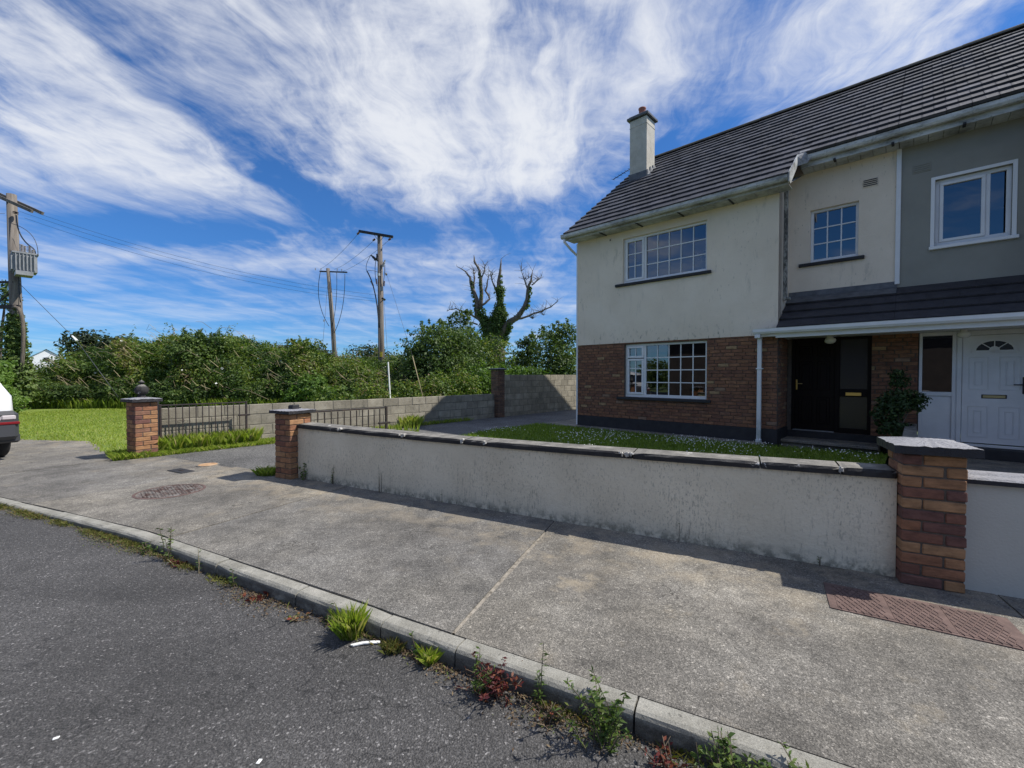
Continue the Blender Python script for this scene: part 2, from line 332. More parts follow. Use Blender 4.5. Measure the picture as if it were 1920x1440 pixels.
def m_mahog(n, b):
    p = n.pos(); setb(n, b, n.ramp(n.noise(n.map(p, scale=(30, 30, 2)), 1, 4, .6), [(.3, (.006, .004, .0045)), (.7, (.012, .007, .007))]), .5)
material('dark_wood_door', m_mahog, spec=.15)
material('brass', base=(.72, .52, .2), rough=.32, metal=1)
material('brass_pale', base=(.5, .4, .18), rough=.5, metal=.0)
material('white_glass_globe', base=(.75, .74, .7), rough=.25)
material('white_paint', base=(.75, .76, .77), rough=.55)
def m_iron(n, b):
    p = n.pos(); setb(n, b, n.ramp(n.noise(p, 28, 6, .72), [(.4, (.016, .016, .018)), (.62, (.05, .03, .022)), (.75, (.15, .07, .035))]), .65, n.noise(p, 120, 3), .3, .002)
material('rusty_iron', m_iron)
def m_rust(n, b):
    p = n.pos(); setb(n, b, n.ramp(n.noise(p, 13, 7, .7), [(.3, (.07, .042, .036)), (.55, (.13, .08, .068)), (.75, (.2, .135, .115))]), .75, n.noise(p, 140, 4), .5, .003)
material('cast_iron_rust', m_rust)
material('manhole_fill', lambda n, b: setb(n, b, n.mix(n.step(n.noise(n.pos(), 10, 6, .7), .42, .58), (.085, .05, .042), n.ramp(n.noise(n.pos(), 60, 3), [(.3, (.13, .12, .11)), (.7, (.27, .25, .23))])), .9, n.noise(n.pos(), 90, 4), .6, .005))
material('rust_orange', lambda n, b: setb(n, b, n.ramp(n.noise(n.pos(), 9, 6, .7), [(.3, (.3, .16, .07)), (.6, (.5, .32, .18)), (.8, (.55, .45, .33))]), .85))
def m_pole(n, b):
    p = n.pos(); setb(n, b, n.ramp(n.noise(n.map(p, scale=(14, 14, .9)), 1, 7, .7), [(.3, (.085, .07, .058)), (.55, (.19, .165, .14)), (.75, (.3, .27, .235))]), .9, n.noise(n.map(p, scale=(40, 40, 2)), 1, 4), .6, .01)
material('pole_wood', m_pole)
material('cable_black', base=(.02, .02, .022), rough=.6)
material('wire_grey', base=(.06, .065, .07), rough=.5)
material('porcelain', base=(.34, .31, .29), rough=.4)
material('porcelain_brown', base=(.13, .06, .04), rough=.35)
material('galvanised', lambda n, b: setb(n, b, n.ramp(n.noise(n.pos(), 6, 5), [(.3, (.2, .21, .22)), (.7, (.32, .33, .34))]), .5))
material('yellow_sign', base=(.75, .55, .03), rough=.5)
material('white_plastic', base=(.82, .82, .8), rough=.45)
material('car_white', lambda n, b: b.inputs['Coat Weight'].__setattr__('default_value', 1), (.8, .8, .8), .35)
material('car_black', base=(.05, .052, .058), rough=.55)
material('car_glass', base=(.01, .01, .012), rough=.03, spec=.8)
material('lamp_red', base=(.2, .012, .016), rough=.2)
material('lamp_dark_red', base=(.12, .005, .03), rough=.15)
material('lamp_clear', base=(.55, .5, .5), rough=.12)
material('tyre', base=(.02, .02, .021), rough=.85)
material('alloy', base=(.45, .46, .47), rough=.35, metal=.8)
material('skid_grey', base=(.42, .42, .41), rough=.5)

def leafmat(name, pts, trans=.28, rough=.55):
    def f(n, b):
        at = n.new('ShaderNodeAttribute', attribute_name='tint').outputs['Fac']
        col = n.ramp(at, pts)
        n.put(b.inputs['Base Color'], col); b.inputs['Roughness'].default_value = rough; b.inputs['Specular IOR Level'].default_value = .35
        tl = n.new('ShaderNodeBsdfTranslucent'); n.put(tl.inputs[0], n.mix(1, col, (1.25, 1.3, .6), 'MULTIPLY'))
        mx = n.new('ShaderNodeMixShader'); mx.inputs[0].default_value = trans
        n.l.new(b.outputs[0], mx.inputs[1]); n.l.new(tl.outputs[0], mx.inputs[2]); n.l.new(mx.outputs[0], n.n['Material Output'].inputs[0])
    return material(name, f)
leafmat('leaf_bramble', [(0, (.028, .06, .016)), (.32, (.075, .135, .028)), (.6, (.145, .21, .04)), (.8, (.215, .25, .055)), (.92, (.19, .145, .08)), (1, (.27, .21, .13))], .4)
leafmat('leaf_green', [(0, (.042, .075, .024)), (.5, (.088, .145, .036)), (.8, (.13, .195, .046)), (1, (.19, .235, .065))], .36)
leafmat('leaf_bright', [(0, (.06, .12, .024)), (.5, (.11, .2, .036)), (1, (.18, .28, .06))], .38)
leafmat('leaf_far', [(0, (.02, .035, .018)), (.5, (.036, .058, .024)), (1, (.07, .095, .035))])
leafmat('leaf_copper', [(0, (.035, .022, .02)), (1, (.07, .045, .035))])
leafmat('leaf_ivy', [(0, (.05, .09, .025)), (.6, (.1, .165, .04)), (1, (.17, .23, .065))], .36)
leafmat('leaf_shrub', [(0, (.02, .042, .016)), (.6, (.04, .075, .024)), (.95, (.07, .11, .03)), (1, (.2, .22, .05))], .2)
leafmat('grass_blade', [(0, (.11, .18, .022)), (.5, (.25, .345, .036)), (.85, (.38, .42, .08)), (1, (.46, .4, .19))], .42)
leafmat('moss', [(0, (.07, .075, .02)), (.5, (.12, .14, .03)), (.8, (.2, .19, .06)), (1, (.22, .13, .06))], .3, .9)
leafmat('weed_green', [(0, (.045, .085, .02)), (.6, (.09, .15, .03)), (1, (.15, .2, .05))], .3)
leafmat('weed_red', [(0, (.07, .015, .02)), (.6, (.14, .03, .028)), (1, (.2, .07, .03))], .25)
leafmat('litter', [(0, (.035, .027, .02)), (.2, (.08, .055, .035)), (.36, (.14, .09, .05)), (.5, (.2, .15, .09)), (.62, (.06, .085, .02)), (.85, (.13, .15, .035)), (1, (.2, .045, .03))], .1, .9)
material('bark', lambda n, b: setb(n, b, n.ramp(n.noise(n.map(n.pos(), scale=(12, 12, 3)), 1, 6, .7), [(.3, (.075, .063, .05)), (.7, (.21, .175, .14))]), .95, n.noise(n.pos(), 30, 5), .8, .02))
material('twig', base=(.13, .1, .07), rough=.95)
material('dry_stem', base=(.3, .25, .15), rough=.95)
material('petal_white', base=(.75, .75, .7), rough=.8)
material('daisy_centre', base=(.6, .42, .04), rough=.8)

# ------------------------------------------------------------------ mesh helpers
class MB:
    def __init__(s): s.v = []; s.f = []; s.m = []; s.tint = None
    def add(s, vs, fs, mi=0):
        o = len(s.v); s.v += [tuple(v) for v in vs]; s.f += [tuple(i + o for i in f) for f in fs]; s.m += [mi] * len(fs); return s
    def quad(s, a, b, c, d, mi=0): return s.add([a, b, c, d], [(0, 1, 2, 3)], mi)
    def box(s, x0, x1, y0, y1, z0, z1, mi=0, M=None):
        vs = [(x, y, z) for z in (z0, z1) for y in (y0, y1) for x in (x0, x1)]
        if M is not None: vs = [tuple(M @ Vector(v)) for v in vs]
        return s.add(vs, [(0, 2, 3, 1), (4, 5, 7, 6), (0, 1, 5, 4), (2, 6, 7, 3), (0, 4, 6, 2), (1, 3, 7, 5)], mi)
    def cbox(s, x0, x1, y0, y1, z0, z1, c=.005, mi=0, jit=0):
        vs = []
        for sx in (0, 1):
            for sy in (0, 1):
                for sz in (0, 1):
                    X, Y, Z = (x0, x1)[sx], (y0, y1)[sy], (z0, z1)[sz]
                    ix, iy, iz = (c, -c)[sx], (c, -c)[sy], (c, -c)[sz]
                    vs += [(X, Y + iy, Z + iz), (X + ix, Y, Z + iz), (X + ix, Y + iy, Z)]
        if jit: vs = [tuple(q + random.uniform(-jit, jit) for q in v) for v in vs]
        I = lambda a, b, d, k: (a * 4 + b * 2 + d) * 3 + k
        fs = [(I(0,0,0,0), I(0,0,1,0), I(0,1,1,0), I(0,1,0,0)), (I(1,0,0,0), I(1,1,0,0), I(1,1,1,0), I(1,0,1,0)),
              (I(0,0,0,1), I(1,0,0,1), I(1,0,1,1), I(0,0,1,1)), (I(0,1,0,1), I(0,1,1,1), I(1,1,1,1), I(1,1,0,1)),
              (I(0,0,0,2), I(0,1,0,2), I(1,1,0,2), I(1,0,0,2)), (I(0,0,1,2), I(1,0,1,2), I(1,1,1,2), I(0,1,1,2))]
        for a in (0, 1):
            for b_ in (0, 1):
                fs.append((I(0,a,b_,1), I(1,a,b_,1), I(1,a,b_,2), I(0,a,b_,2)))
                fs.append((I(a,0,b_,0), I(a,1,b_,0), I(a,1,b_,2), I(a,0,b_,2)))
                fs.append((I(a,b_,0,0), I(a,b_,1,0), I(a,b_,1,1), I(a,b_,0,1)))
                for d in (0, 1): fs.append((I(a,b_,d,0), I(a,b_,d,1), I(a,b_,d,2)))
        s.add(vs, sorted(set(fs), key=fs.index)[:26], mi); return s
    def prism(s, poly, z0, z1, mi=0):
        n = len(poly); vs = [(x, y, z0) for x, y in poly] + [(x, y, z1) for x, y in poly]
        fs = [tuple(range(n - 1, -1, -1)), tuple(range(n, 2 * n))] + [(i, (i + 1) % n, n + (i + 1) % n, n + i) for i in range(n)]
        return s.add(vs, fs, mi)
    def tube(s, pts, rad, n=6, mi=0, cap=True):
        pts = [Vector(p) for p in pts]; k = len(pts)
        if not hasattr(rad, '__len__'): rad = [rad] * k
        vs = []; up = None
        for i, p in enumerate(pts):
            d = (pts[min(i + 1, k - 1)] - pts[max(i - 1, 0)])
            d = d.normalized() if d.length > 1e-9 else Vector((0, 0, 1))
            if up is None: up = d.orthogonal().normalized()
            else:
                up = up - d * up.dot(d); up = up.normalized() if up.length > 1e-6 else d.orthogonal().normalized()
            q = d.cross(up)
            vs += [tuple(p + (up * math.cos(6.2832 * j / n) + q * math.sin(6.2832 * j / n)) * rad[i]) for j in range(n)]
        fs = [(i * n + j, i * n + (j + 1) % n, (i + 1) * n + (j + 1) % n, (i + 1) * n + j) for i in range(k - 1) for j in range(n)]
        if cap: fs += [tuple(range(n - 1, -1, -1)), tuple((k - 1) * n + j for j in range(n))]
        return s.add(vs, fs, mi)
    def lathe(s, prof, n=16, cen=(0, 0, 0), mi=0, lobes=0, la=0):
        vs = []
        for r, z in prof:
            for j in range(n):
                a = 6.2832 * j / n; rr = r * (1 - la * abs(math.cos(lobes * a / 2)) ** 6) if lobes else r
                vs.append((cen[0] + rr * math.cos(a), cen[1] + rr * math.sin(a), cen[2] + z))
        k = len(prof)
        fs = [(i * n + j, i * n + (j + 1) % n, (i + 1) * n + (j + 1) % n, (i + 1) * n + j) for i in range(k - 1) for j in range(n)]
        fs += [tuple(range(n - 1, -1, -1)), tuple((k - 1) * n + j for j in range(n))]
        return s.add(vs, fs, mi)
    def mesh(s, name, mats, smooth=False):
        me = bpy.data.meshes.new(name); me.from_pydata(s.v, [], s.f)
        for m in ([mats] if isinstance(mats, str) else mats): me.materials.append(MATS[m])
        if len(me.materials) > 1: me.polygons.foreach_set('material_index', s.m)
        if smooth: me.polygons.foreach_set('use_smooth', [True] * len(me.polygons))
        if s.tint is not None:
            a = me.attributes.new('tint', 'FLOAT', 'FACE'); a.data.foreach_set('value', np.asarray(s.tint, np.float32))
        me.validate(); me.update(); return me
    def build(s, name, mats, parent=None, loc=(0, 0, 0), rot=(0, 0, 0), smooth=False, kind=None):
        return link(name, s.mesh(name, mats, smooth), parent, loc, rot, kind)
def link(name, me, parent=None, loc=(0, 0, 0), rot=(0, 0, 0), kind=None, scale=None):
    o = bpy.data.objects.new(name, me); COL.objects.link(o); o.location = loc; o.rotation_euler = rot
    if scale: o.scale = scale
    if parent: o.parent = parent
    if kind: o['kind'] = kind
    return o
def tag(o, label, cat, group=None):
    o['label'] = label; o['category'] = cat
    if group: o['group'] = group
    return o
def thing(name, label, cat, loc=(0, 0, 0), rz=0, group=None):
    o = link(name, None, None, loc, (0, 0, rz)); return tag(o, label, cat, group)

def quads_mesh(name, V, tint, mat):
    """V: (n,4,3) array of separate quads -> mesh with a tint per face"""
    n = len(V); me = bpy.data.meshes.new(name)
    me.vertices.add(4 * n); me.loops.add(4 * n); me.polygons.add(n)
    me.vertices.foreach_set('co', np.ascontiguousarray(V, np.float32).ravel())
    me.loops.foreach_set('vertex_index', np.arange(4 * n, dtype=np.int32))
    me.polygons.foreach_set('loop_start', np.arange(0, 4 * n, 4, dtype=np.int32))
    me.polygons.foreach_set('loop_total', np.full(n, 4, np.int32))
    a = me.attributes.new('tint', 'FLOAT', 'FACE'); a.data.foreach_set('value', np.asarray(tint, np.float32))
    for m in ([mat] if isinstance(mat, str) else mat): me.materials.append(MATS[m])
    me.update(); return me
def leaves(C, out, size, asp=.55, flat=.5, var=.4):
    """kite-shaped leaves at points C facing roughly along out"""
    n = len(C); r = rng.normal(size=(n, 3)); nor = out * flat + r * (1 - flat) * .8 + np.array([0, 0, .25])
    nor /= np.linalg.norm(nor, axis=1, keepdims=True) + 1e-9
    t = rng.normal(size=(n, 3)); t -= nor * (t * nor).sum(1, keepdims=True); t /= np.linalg.norm(t, axis=1, keepdims=True) + 1e-9
    b = np.cross(nor, t); L = (size * (1 + var * rng.uniform(-1, 1, n)))[:, None]
    droop = nor * L * rng.uniform(-.1, .25, (n, 1))
    return np.stack([C - t * L * .5, C + b * L * asp * .5, C + t * L * .5 - droop, C - b * L * asp * .5], 1)
def blades(P, h, wd, lean=.35):
    n = len(P); a = rng.uniform(0, 6.283, n); d = np.stack([np.cos(a), np.sin(a), 0 * a], 1)
    q = np.stack([-np.sin(a), np.cos(a), 0 * a], 1); H = (h * rng.uniform(.5, 1.25, n))[:, None]
    b2 = rng.uniform(0, 6.283, n); ln = np.stack([np.cos(b2), np.sin(b2), 0 * b2], 1) * H * lean * rng.uniform(.2, 1.3, (n, 1))
    tip = P + ln + np.array([0, 0, 1]) * H; mid = P + ln * .35 + np.array([0, 0, .6]) * H
    return np.stack([P - q * wd / 2, P + q * wd / 2, mid + q * wd * .42, tip], 1)

# ------------------------------------------------------------------ frames of reference
HO = Vector((1.805, 11.983, 0)); HR = math.atan2(-.6816, .7317)      # house: x along the facade, y into the house
WO = Vector((-2.994, 6.028, 0)); WR = math.atan2(-.462, .887)        # garden wall: x along the wall, y towards the house
def hw(x, y, z=0): return HO + Matrix.Rotation(HR, 3, 'Z') @ Vector((x, y, z))
def ww(x, y, z=0): return WO + Matrix.Rotation(WR, 3, 'Z') @ Vector((x, y, z))
def struct(name, mb, mat, loc=(0, 0, 0), rz=0):
    return mb.build(name, mat, None, loc, (0, 0, rz), kind='structure')

# ------------------------------------------------------------------ ground, road, pavement
g = MB(); g.quad((-700, -700, -.3), (700, -700, -.3), (700, 700, -.3), (-700, 700, -.3)); struct('ground', g, 'field')
def road_z(s): return -.1 + .075 * min(1, max(0, (2.2 - s) / 4.2)) if s > -2 else -.025
def kerb_n(s):            # inner line of the kerb
    return -2.0 - .012 * (s > 3.5) if s > .6 else -2.0 - .085 * (.6 - s)
rd = MB(); ss = [-60, -40, -25, -16, -12, -9, -7, -5, -4, -3, -2, -1.5, -1, -.5, 0, .5, 1, 1.5, 2, 2.5, 3, 4, 5, 6, 8, 12, 20, 40, 60]
for a, b in zip(ss, ss[1:]):
    za, zb = road_z(a), road_z(b)
    rd.add([(a, -16, za), (b, -16, zb), (b, kerb_n(b) + .05, zb), (a, kerb_n(a) + .05, za)], [(0, 1, 2, 3)])
struct('road', rd, 'asphalt', WO, WR)
pv = MB(); pv.quad((-14, -3.4, -.03), (30, -3.4, -.03), (30, .25, -.03), (-14, .25, -.03)); 
pavement = MB().add([(-14, -3.0, -.007), (.6, -1.99, -.007), (30, -1.99, -.007), (30, .2, -.007), (-3.6, .2, -.007), (-3.9, -.45, -.015), (-14, -1.9, -.015)], [(0, 1, 2, 3, 4, 5, 6)]).build('pavement', 'joint_grit', None, WO, (0, 0, WR), kind='structure')
joints = [-13.5, -10.5, -8.9, -6.4, -3.95, -1.5, 1.0, 3.95, 6.95, 9.9, 12.9, 16, 19, 22]
for a, b in zip(joints, joints[1:]):
    sl = MB(); k = 8
    a0, a1 = (a - .12 if abs(a + 1.5) < .1 else a, a)
    sk = .1 if a == 3.95 else 0; skb = .1 if b == 3.95 else 0
    nb = .04
    lo = [(a + sk + .011 + (b + skb - a - sk - .022) * i / k, 0) for i in range(k + 1)]
    poly = [(x, kerb_n(x) + .008 + random.uniform(0, .006)) for x, _ in lo] + [(b - .011 - skb * .1, (kerb_n(b) + nb) / 2), (b - .007 - skb, nb), (a + .007 - sk, nb), (a + .011 + sk * .1, (kerb_n(a) + nb) / 2)]
    if b < -3.9:                                        # beside the grass the slabs end along its ragged edge
        edge = lambda x: float(np.interp(x, [-14, -8.6, -7.07, -6.2, -5.3, -4.3, -3.9], [-1.5, -.42, .13, -.02, -.27, -.39, -.32]))
        poly = poly[:k + 1] + [(b - .006 - (b - a - .012) * i / 12, edge(b - .006 - (b - a - .012) * i / 12) + random.uniform(-.03, .03)) for i in range(13)]
    sl.prism(poly, -.09, random.uniform(-.003, .003)); sl.build('concrete_slab', 'pavement_concrete', pavement)
# kerb stones
kerb = MB().box(-13.5, 30, -2.05, -2.0, -.3, -.29).build('kerb', 'soil', None, WO, (0, 0, WR), kind='structure')
kj = [-13.4, -11.6, -9.8, -8, -6.2, -4.4, -2.6, -1.7, -.8, .1, 1.02, 1.94, 2.86, 3.62, 4.14, 5.06, 5.98, 6.9, 7.82, 8.74, 9.66, 10.6, 11.5, 12.5, 14, 16, 18, 20]
prof = [(0, -.25), (0, 0), (-.072, 0), (-.09, -.006), (-.1, -.02), (-.104, -.045), (-.112, -.25)]
for a, b in zip(kj, kj[1:]):
    m = MB(); jz = random.uniform(-.006, .004); jn = random.uniform(-.004, .004); k = 5; vs = []
    for i in range(k + 1):
        s = a + .005 + (b - a - .01) * i / k; flat = min(1, max(.2, (s + 2.5) / 4.5)) 
        ch = 0
        for (n_, z) in prof:
            c = random.uniform(0, .006) if z < -.001 and z > -.2 else 0
            vs.append((s, kerb_n(s) + n_ + jn + c, z + jz - c * .5))
    q = len(prof)
    fs = [(i * q + j, (i + 1) * q + j, (i + 1) * q + j + 1, i * q + j + 1) for i in range(k) for j in range(q - 1)] + [tuple(range(q)), tuple(k * q + j for j in range(q - 1, -1, -1))]
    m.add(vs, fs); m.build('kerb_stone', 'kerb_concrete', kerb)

# driveway, verge, front lawn
dr = MB(); dr.add([(*hw(x, y).xy, z) for x, y, z in [(-3.42, -8.75, .0), (.15, -7.75, .0), (.25, -7.2, .01), (-.3, -5, .02), (-.97, -2.6, .03), (-.97, -.3, .035), (-.1, .2, .035), (-.1, 9, .04), (-3.42, 9, .04)]], [tuple(range(9))])
dr.add([(*ww(x, y).xy, z) for x, y, z in [(-3.9, -.3, -.004), (-.3, -.0, -.004), (-.3, .6, .0), (-3.9, .6, .0)]], [(0, 1, 2, 3)])
struct('driveway', dr, 'driveway_tarmac')
vg = MB()
vpts = [(-3.75, -.35), (-4.3, -.42), (-5.3, -.3), (-6.2, -.05), (-7.07, .1), (-8.6, -.45), (-13, -1.6), (-60, -8), (-60, 60), (-3.2, 60), (-3.2, .2)]
vg.add([(*ww(x, y).xy, -.01) for x, y in vpts], [tuple(range(len(vpts)))])
vg.add([(*hw(x, y).xy, -.02) for x, y in [(-3.6, -9.5), (-3.6, 60), (-60, 60), (-60, -20)]], [(0, 1, 2, 3)])
struct('grass_verge', vg, 'turf')
LAWN = [(.35, -7.3), (-.3, -5), (-.95, -2.6), (-.95, -.45), (4.6, -.45), (6.5, -.1), (6.5, -5.75)]
fl = MB(); fl.add([(*hw(x, y).xy, .05) for x, y in LAWN[::-1]], [tuple(range(len(LAWN)))][::1]); 

struct('front_lawn', fl, 'turf')
fp = MB(); fp.prism([(-.95, -.42), (4.62, -.42), (4.62, .0), (0, .0), (0, 7.5), (-.95, 7.5)], -.1, .062); fp.prism([(4.68, .33), (6.36, .46), (6.36, .9), (4.68, .9)], -.1, .12)
fp.prism([(6.86, -5.72), (30, .7), (30, .9), (6.86, .9)], -.1, .03)
struct('path', fp, 'pavement_concrete', HO, HR)

# ------------------------------------------------------------------ house parts
PITCH = math.atan(.766)
def rz_(y): return 5.19 + .766 * (y + .5)
RIDGE_Y = 4.2
def wall_panel(mb, x0, x1, z0, z1, holes, y, th=.28, mi=0, step=None):
    xs = sorted({x0, x1, *[h[0] for h in holes], *[h[1] for h in holes]}); zs = sorted({z0, z1, *[h[2] for h in holes], *[h[3] for h in holes]})
    for a, b in zip(xs, xs[1:]):
        for c, d in zip(zs, zs[1:]):
            if any(h[0] <= a and b <= h[1] and h[2] <= c and d <= h[3] for h in holes): continue
            mb.quad((a, y, c), (b, y, c), (b, y, d), (a, y, d), mi); mb.quad((b, y + th, c), (a, y + th, c), (a, y + th, d), (b, y + th, d), mi)
    for (a, b, c, d) in holes:
        mb.quad((a, y, c), (a, y, d), (a, y + th, d), (a, y + th, c), mi); mb.quad((b, y, d), (b, y, c), (b, y + th, c), (b, y + th, d), mi)
        mb.quad((a, y, d), (b, y, d), (b, y + th, d), (a, y + th, d), mi); mb.quad((b, y, c), (a, y, c), (a, y + th, c), (b, y + th, c), mi)
    for a, b in ((z0, z1),):
        mb.quad((x0, y, z0), (x0, y + th, z0), (x0, y + th, z1), (x0, y, z1), mi); mb.quad((x1, y, z1), (x1, y + th, z1), (x1, y + th, z0), (x1, y, z0), mi)
        mb.quad((x0, y, z1), (x0, y + th, z1), (x1, y + th, z1), (x1, y, z1), mi); mb.quad((x0, y, z0), (x1, y, z0), (x1, y + th, z0), (x0, y + th, z0), mi)
PANE = MB().quad((0, 0, 0), (1, 0, 0), (1, 0, 1), (0, 0, 1)).mesh('pane', 'window_glass')
def window(H, x0, x1, z0, z1, y, lights, sill='black', fr=.05, surround=False):
    f = MB(); d0, d1 = y + .07, y + .14
    f.cbox(x0, x1, d0, d1, z0, z0 + fr + .02, .004); f.cbox(x0, x1, d0, d1, z1 - fr, z1, .004)
    f.cbox(x0, x0 + fr, d0 + .001, d1 - .001, z0 + fr + .02, z1 - fr, .004); f.cbox(x1 - fr, x1, d0 + .001, d1 - .001, z0 + fr + .02, z1 - fr, .004)
    mull = sorted({l[0] for l in lights if l[0] > x0 + .1})
    for mx in mull: f.cbox(mx - .055, mx, d0 + .002, d1 - .002, z0 + fr + .02, z1 - fr, .004)
    wf = f.build('window', 'white_pvc', H)
    for (a, b, c, d, cols, rows, opening) in lights:       # a..d: clear opening of this light
        yb = d0 + .03
        if opening:
            s = MB(); t = .05
            s.cbox(a, b, d0 - .018, d0 + .04, c, c + t, .004); s.cbox(a, b, d0 - .018, d0 + .04, d - t, d, .004)
            s.cbox(a, a + t, d0 - .017, d0 + .039, c + t, d - t, .004); s.cbox(b - t, b, d0 - .017, d0 + .039, c + t, d - t, .004)
            s.build('sash', 'white_pvc', wf); a, b, c, d = a + t, b - t, c + t, d - t; yb = d0 + .012
        zr = rows if isinstance(rows, (list, tuple)) else [i / rows for i in range(1, rows)]
        xr = [i / cols for i in range(1, cols)]
        bw = .011
        for q in xr: MB().box(a + (b - a) * q - bw, a + (b - a) * q + bw, yb - .004, yb + .006, c, d).build('glazing_bar', 'white_pvc', wf)
        for q in zr: MB().box(a, b, yb - .002, yb + .008, c + (d - c) * q - bw, c + (d - c) * q + bw).build('glazing_bar', 'white_pvc', wf)
        xe = [0, *xr, 1]; ze = [0, *zr, 1]
        for u0, u1 in zip(xe, xe[1:]):
            for v0, v1 in zip(ze, ze[1:]):
                link('pane', PANE, wf, (a + (b - a) * u0, yb + .012, c + (d - c) * v0), scale=((b - a) * (u1 - u0), 1, (d - c) * (v1 - v0)))
    s = MB(); 
    if sill == 'black': s.cbox(x0 - .19, x1 + .1, y - .06, y + .075, z0 - .068, z0 - .004, .006); s.build('sill', 'black_paint', wf)
    else: s.cbox(x0 - .07, x1 + .08, y - .06, y + .075, z0 - .06, z0 - .004, .006); s.build('sill', 'white_paint', wf)
    if surround:
        t = MB(); bw = .055
        t.cbox(x0 - bw, x0 - .001, y - .012, y + .05, z0, z1 + bw, .003); t.cbox(x1 + .001, x1 + bw, y - .012, y + .05, z0, z1 + bw, .003); t.cbox(x0 - .001, x1 + .001, y - .012, y + .05, z1 + .001, z1 + bw, .003)
        t.build('surround', 'white_paint', wf)
    return wf

# shared roof tile: interlocking plate with two soft rolls, tail lifted over the course below
def tile_mesh(name, mat, wd=.3, ln=.4):
    m = MB(); xs = [0, .02, .05, .1, .14, .155, .175, .22, .28, wd - .006]; zs = [0, .001, 0, 0, .0006, .0018, .0006, 0, 0, .001]
    k = len(xs); vs = []
    for (y, off) in ((0, -.01), (0, .042), (ln, .0)):
        vs += [(x, y, z * (1 if off or y else .3) + off) for x, z in zip(xs, zs)]
    fs = [(j, j + 1, k + j + 1, k + j) for j in range(k - 1)] + [(k + j, k + j + 1, 2 * k + j + 1, 2 * k + j) for j in range(k - 1)]
    fs += [(0, k, 2 * k), (k - 1, 3 * k - 1, 2 * k - 1)]
    m.add(vs, fs); return m.mesh(name, mat), m
TILE, TILE_MB = tile_mesh('roof_tile', 'roof_tile')
def tile_field(roof, spots, pitch, near, maxn=300):
    """spots: (x, y, z) of the lower left corner of each tile; the maxn nearest become objects"""
    spots = sorted(spots, key=near)
    for x, y, z in spots[:maxn]:
        link('roof_tile', TILE, roof, (x, y, z + random.uniform(0, .006)), (pitch + random.uniform(-.014, .014), random.uniform(-.012, .012), random.uniform(-.007, .007)))
    if spots[maxn:]:
        m = MB()
        for x, y, z in spots[maxn:]:
            T = Matrix.Translation((x, y, z + random.uniform(0, .004))) @ Euler((pitch + random.uniform(-.014, .014), random.uniform(-.012, .012), random.uniform(-.007, .007))).to_matrix().to_4x4()
            m.add([T @ Vector(v) for v in TILE_MB.v], TILE_MB.f)
        m.build('roof_tile_course', 'roof_tile', roof, kind='stuff')
def slope_spots(x0, x1, ya, yb, skip=None):
    out = []; gs = .345 * math.cos(PITCH); k = 0; y = ya
    while y < yb - .1:
        off = 0 if k % 2 == 0 else -.15
        x = x0 + off
        while x < x1 - .02:
            xa = x
            if not (skip and skip(xa, y)) and xa >= x0 - .01 and xa + .3 <= x1 + .03: out.append((xa, y, rz_(y) - .026))
            elif not (skip and skip(xa, y)) and xa < x0: out.append((x0, y, rz_(y) - .027))
            elif not (skip and skip(xa, y)) and xa + .3 > x1: out.append((x1 - .3, y, rz_(y) - .0275))
            x += .3
        y += gs; k += 1
    return out
def ridge(roof, x0, x1):
    prof = [(math.cos(a) * .11, math.sin(a) * .1 - .045) for a in [math.pi * i / 8 for i in range(9)]]
    x = x0; m = MB(); L = .45
    vs = [(xx, yy * sc_, zz * sc_) for xx, sc_ in ((0, 1), (L + .012, .965)) for yy, zz in prof]
    m.add(vs, [(j, j + 1, 10 + j, 9 + j) for j in range(8)] + [tuple(range(8, -1, -1))]); me = m.mesh('ridge_tile', 'ridge_tile')
    while x < x1 - .1:
        link('ridge_tile', me, roof, (x, RIDGE_Y, rz_(RIDGE_Y) + .01 + random.uniform(0, .006))); x += L
def roof_deck(mb, x0, x1, ya, yb, drop=.045):
    mb.quad((x0, ya, rz_(ya) - drop), (x1, ya, rz_(ya) - drop), (x1, yb, rz_(yb) - drop), (x0, yb, rz_(yb) - drop))
    mb.quad((x1, ya, rz_(ya) - drop - .04), (x0, ya, rz_(ya) - drop - .04), (x0, yb, rz_(yb) - drop - .04), (x1, yb, rz_(yb) - drop - .04))
    for x in (x0, x1): mb.quad((x, ya, rz_(ya) - drop - .04), (x, ya, rz_(ya) - drop), (x, yb, rz_(yb) - drop), (x, yb, rz_(yb) - drop - .04))
def back_slope(mb, x0, x1):
    zt = rz_(RIDGE_Y); yb = 7.95; zb = zt - .766 * (yb - RIDGE_Y)
    mb.quad((x1, RIDGE_Y, zt - .01), (x0, RIDGE_Y, zt - .01), (x0, yb, zb - .01), (x1, yb, zb - .01)); mb.quad((x0, RIDGE_Y, zt - .1), (x1, RIDGE_Y, zt - .1), (x1, yb, zb - .1), (x0, yb, zb - .1))
    mb.quad((x0, RIDGE_Y, zt - .1), (x0, yb, zb - .1), (x0, yb, zb - .01), (x0, RIDGE_Y, zt - .01))
def gutter(H, name, x0, x1, yf, zt, mat, w_=.115, h_=.1):
    pr = [(0, 0), (0, -h_ * .55), (w_ * .2, -h_ * .92), (w_ * .5, -h_), (w_ * .85, -h_ * .9), (w_, -h_ * .55), (w_, 0), (w_ - .008, 0), (w_ - .008, -h_ * .5), (w_ * .5, -h_ * .85), (.012, -h_ * .5), (.012, .006), (-.004, .006)]
    k = len(pr); m = MB()
    vs = [(x, yf + y, zt + z) for x in (x0, x1) for y, z in pr]
    m.add(vs, [(j, (j + 1) % k, k + (j + 1) % k, k + j) for j in range(k)] + [tuple(range(k - 1, -1, -1)), tuple(range(k, 2 * k))]); return m.build(name, mat, H)
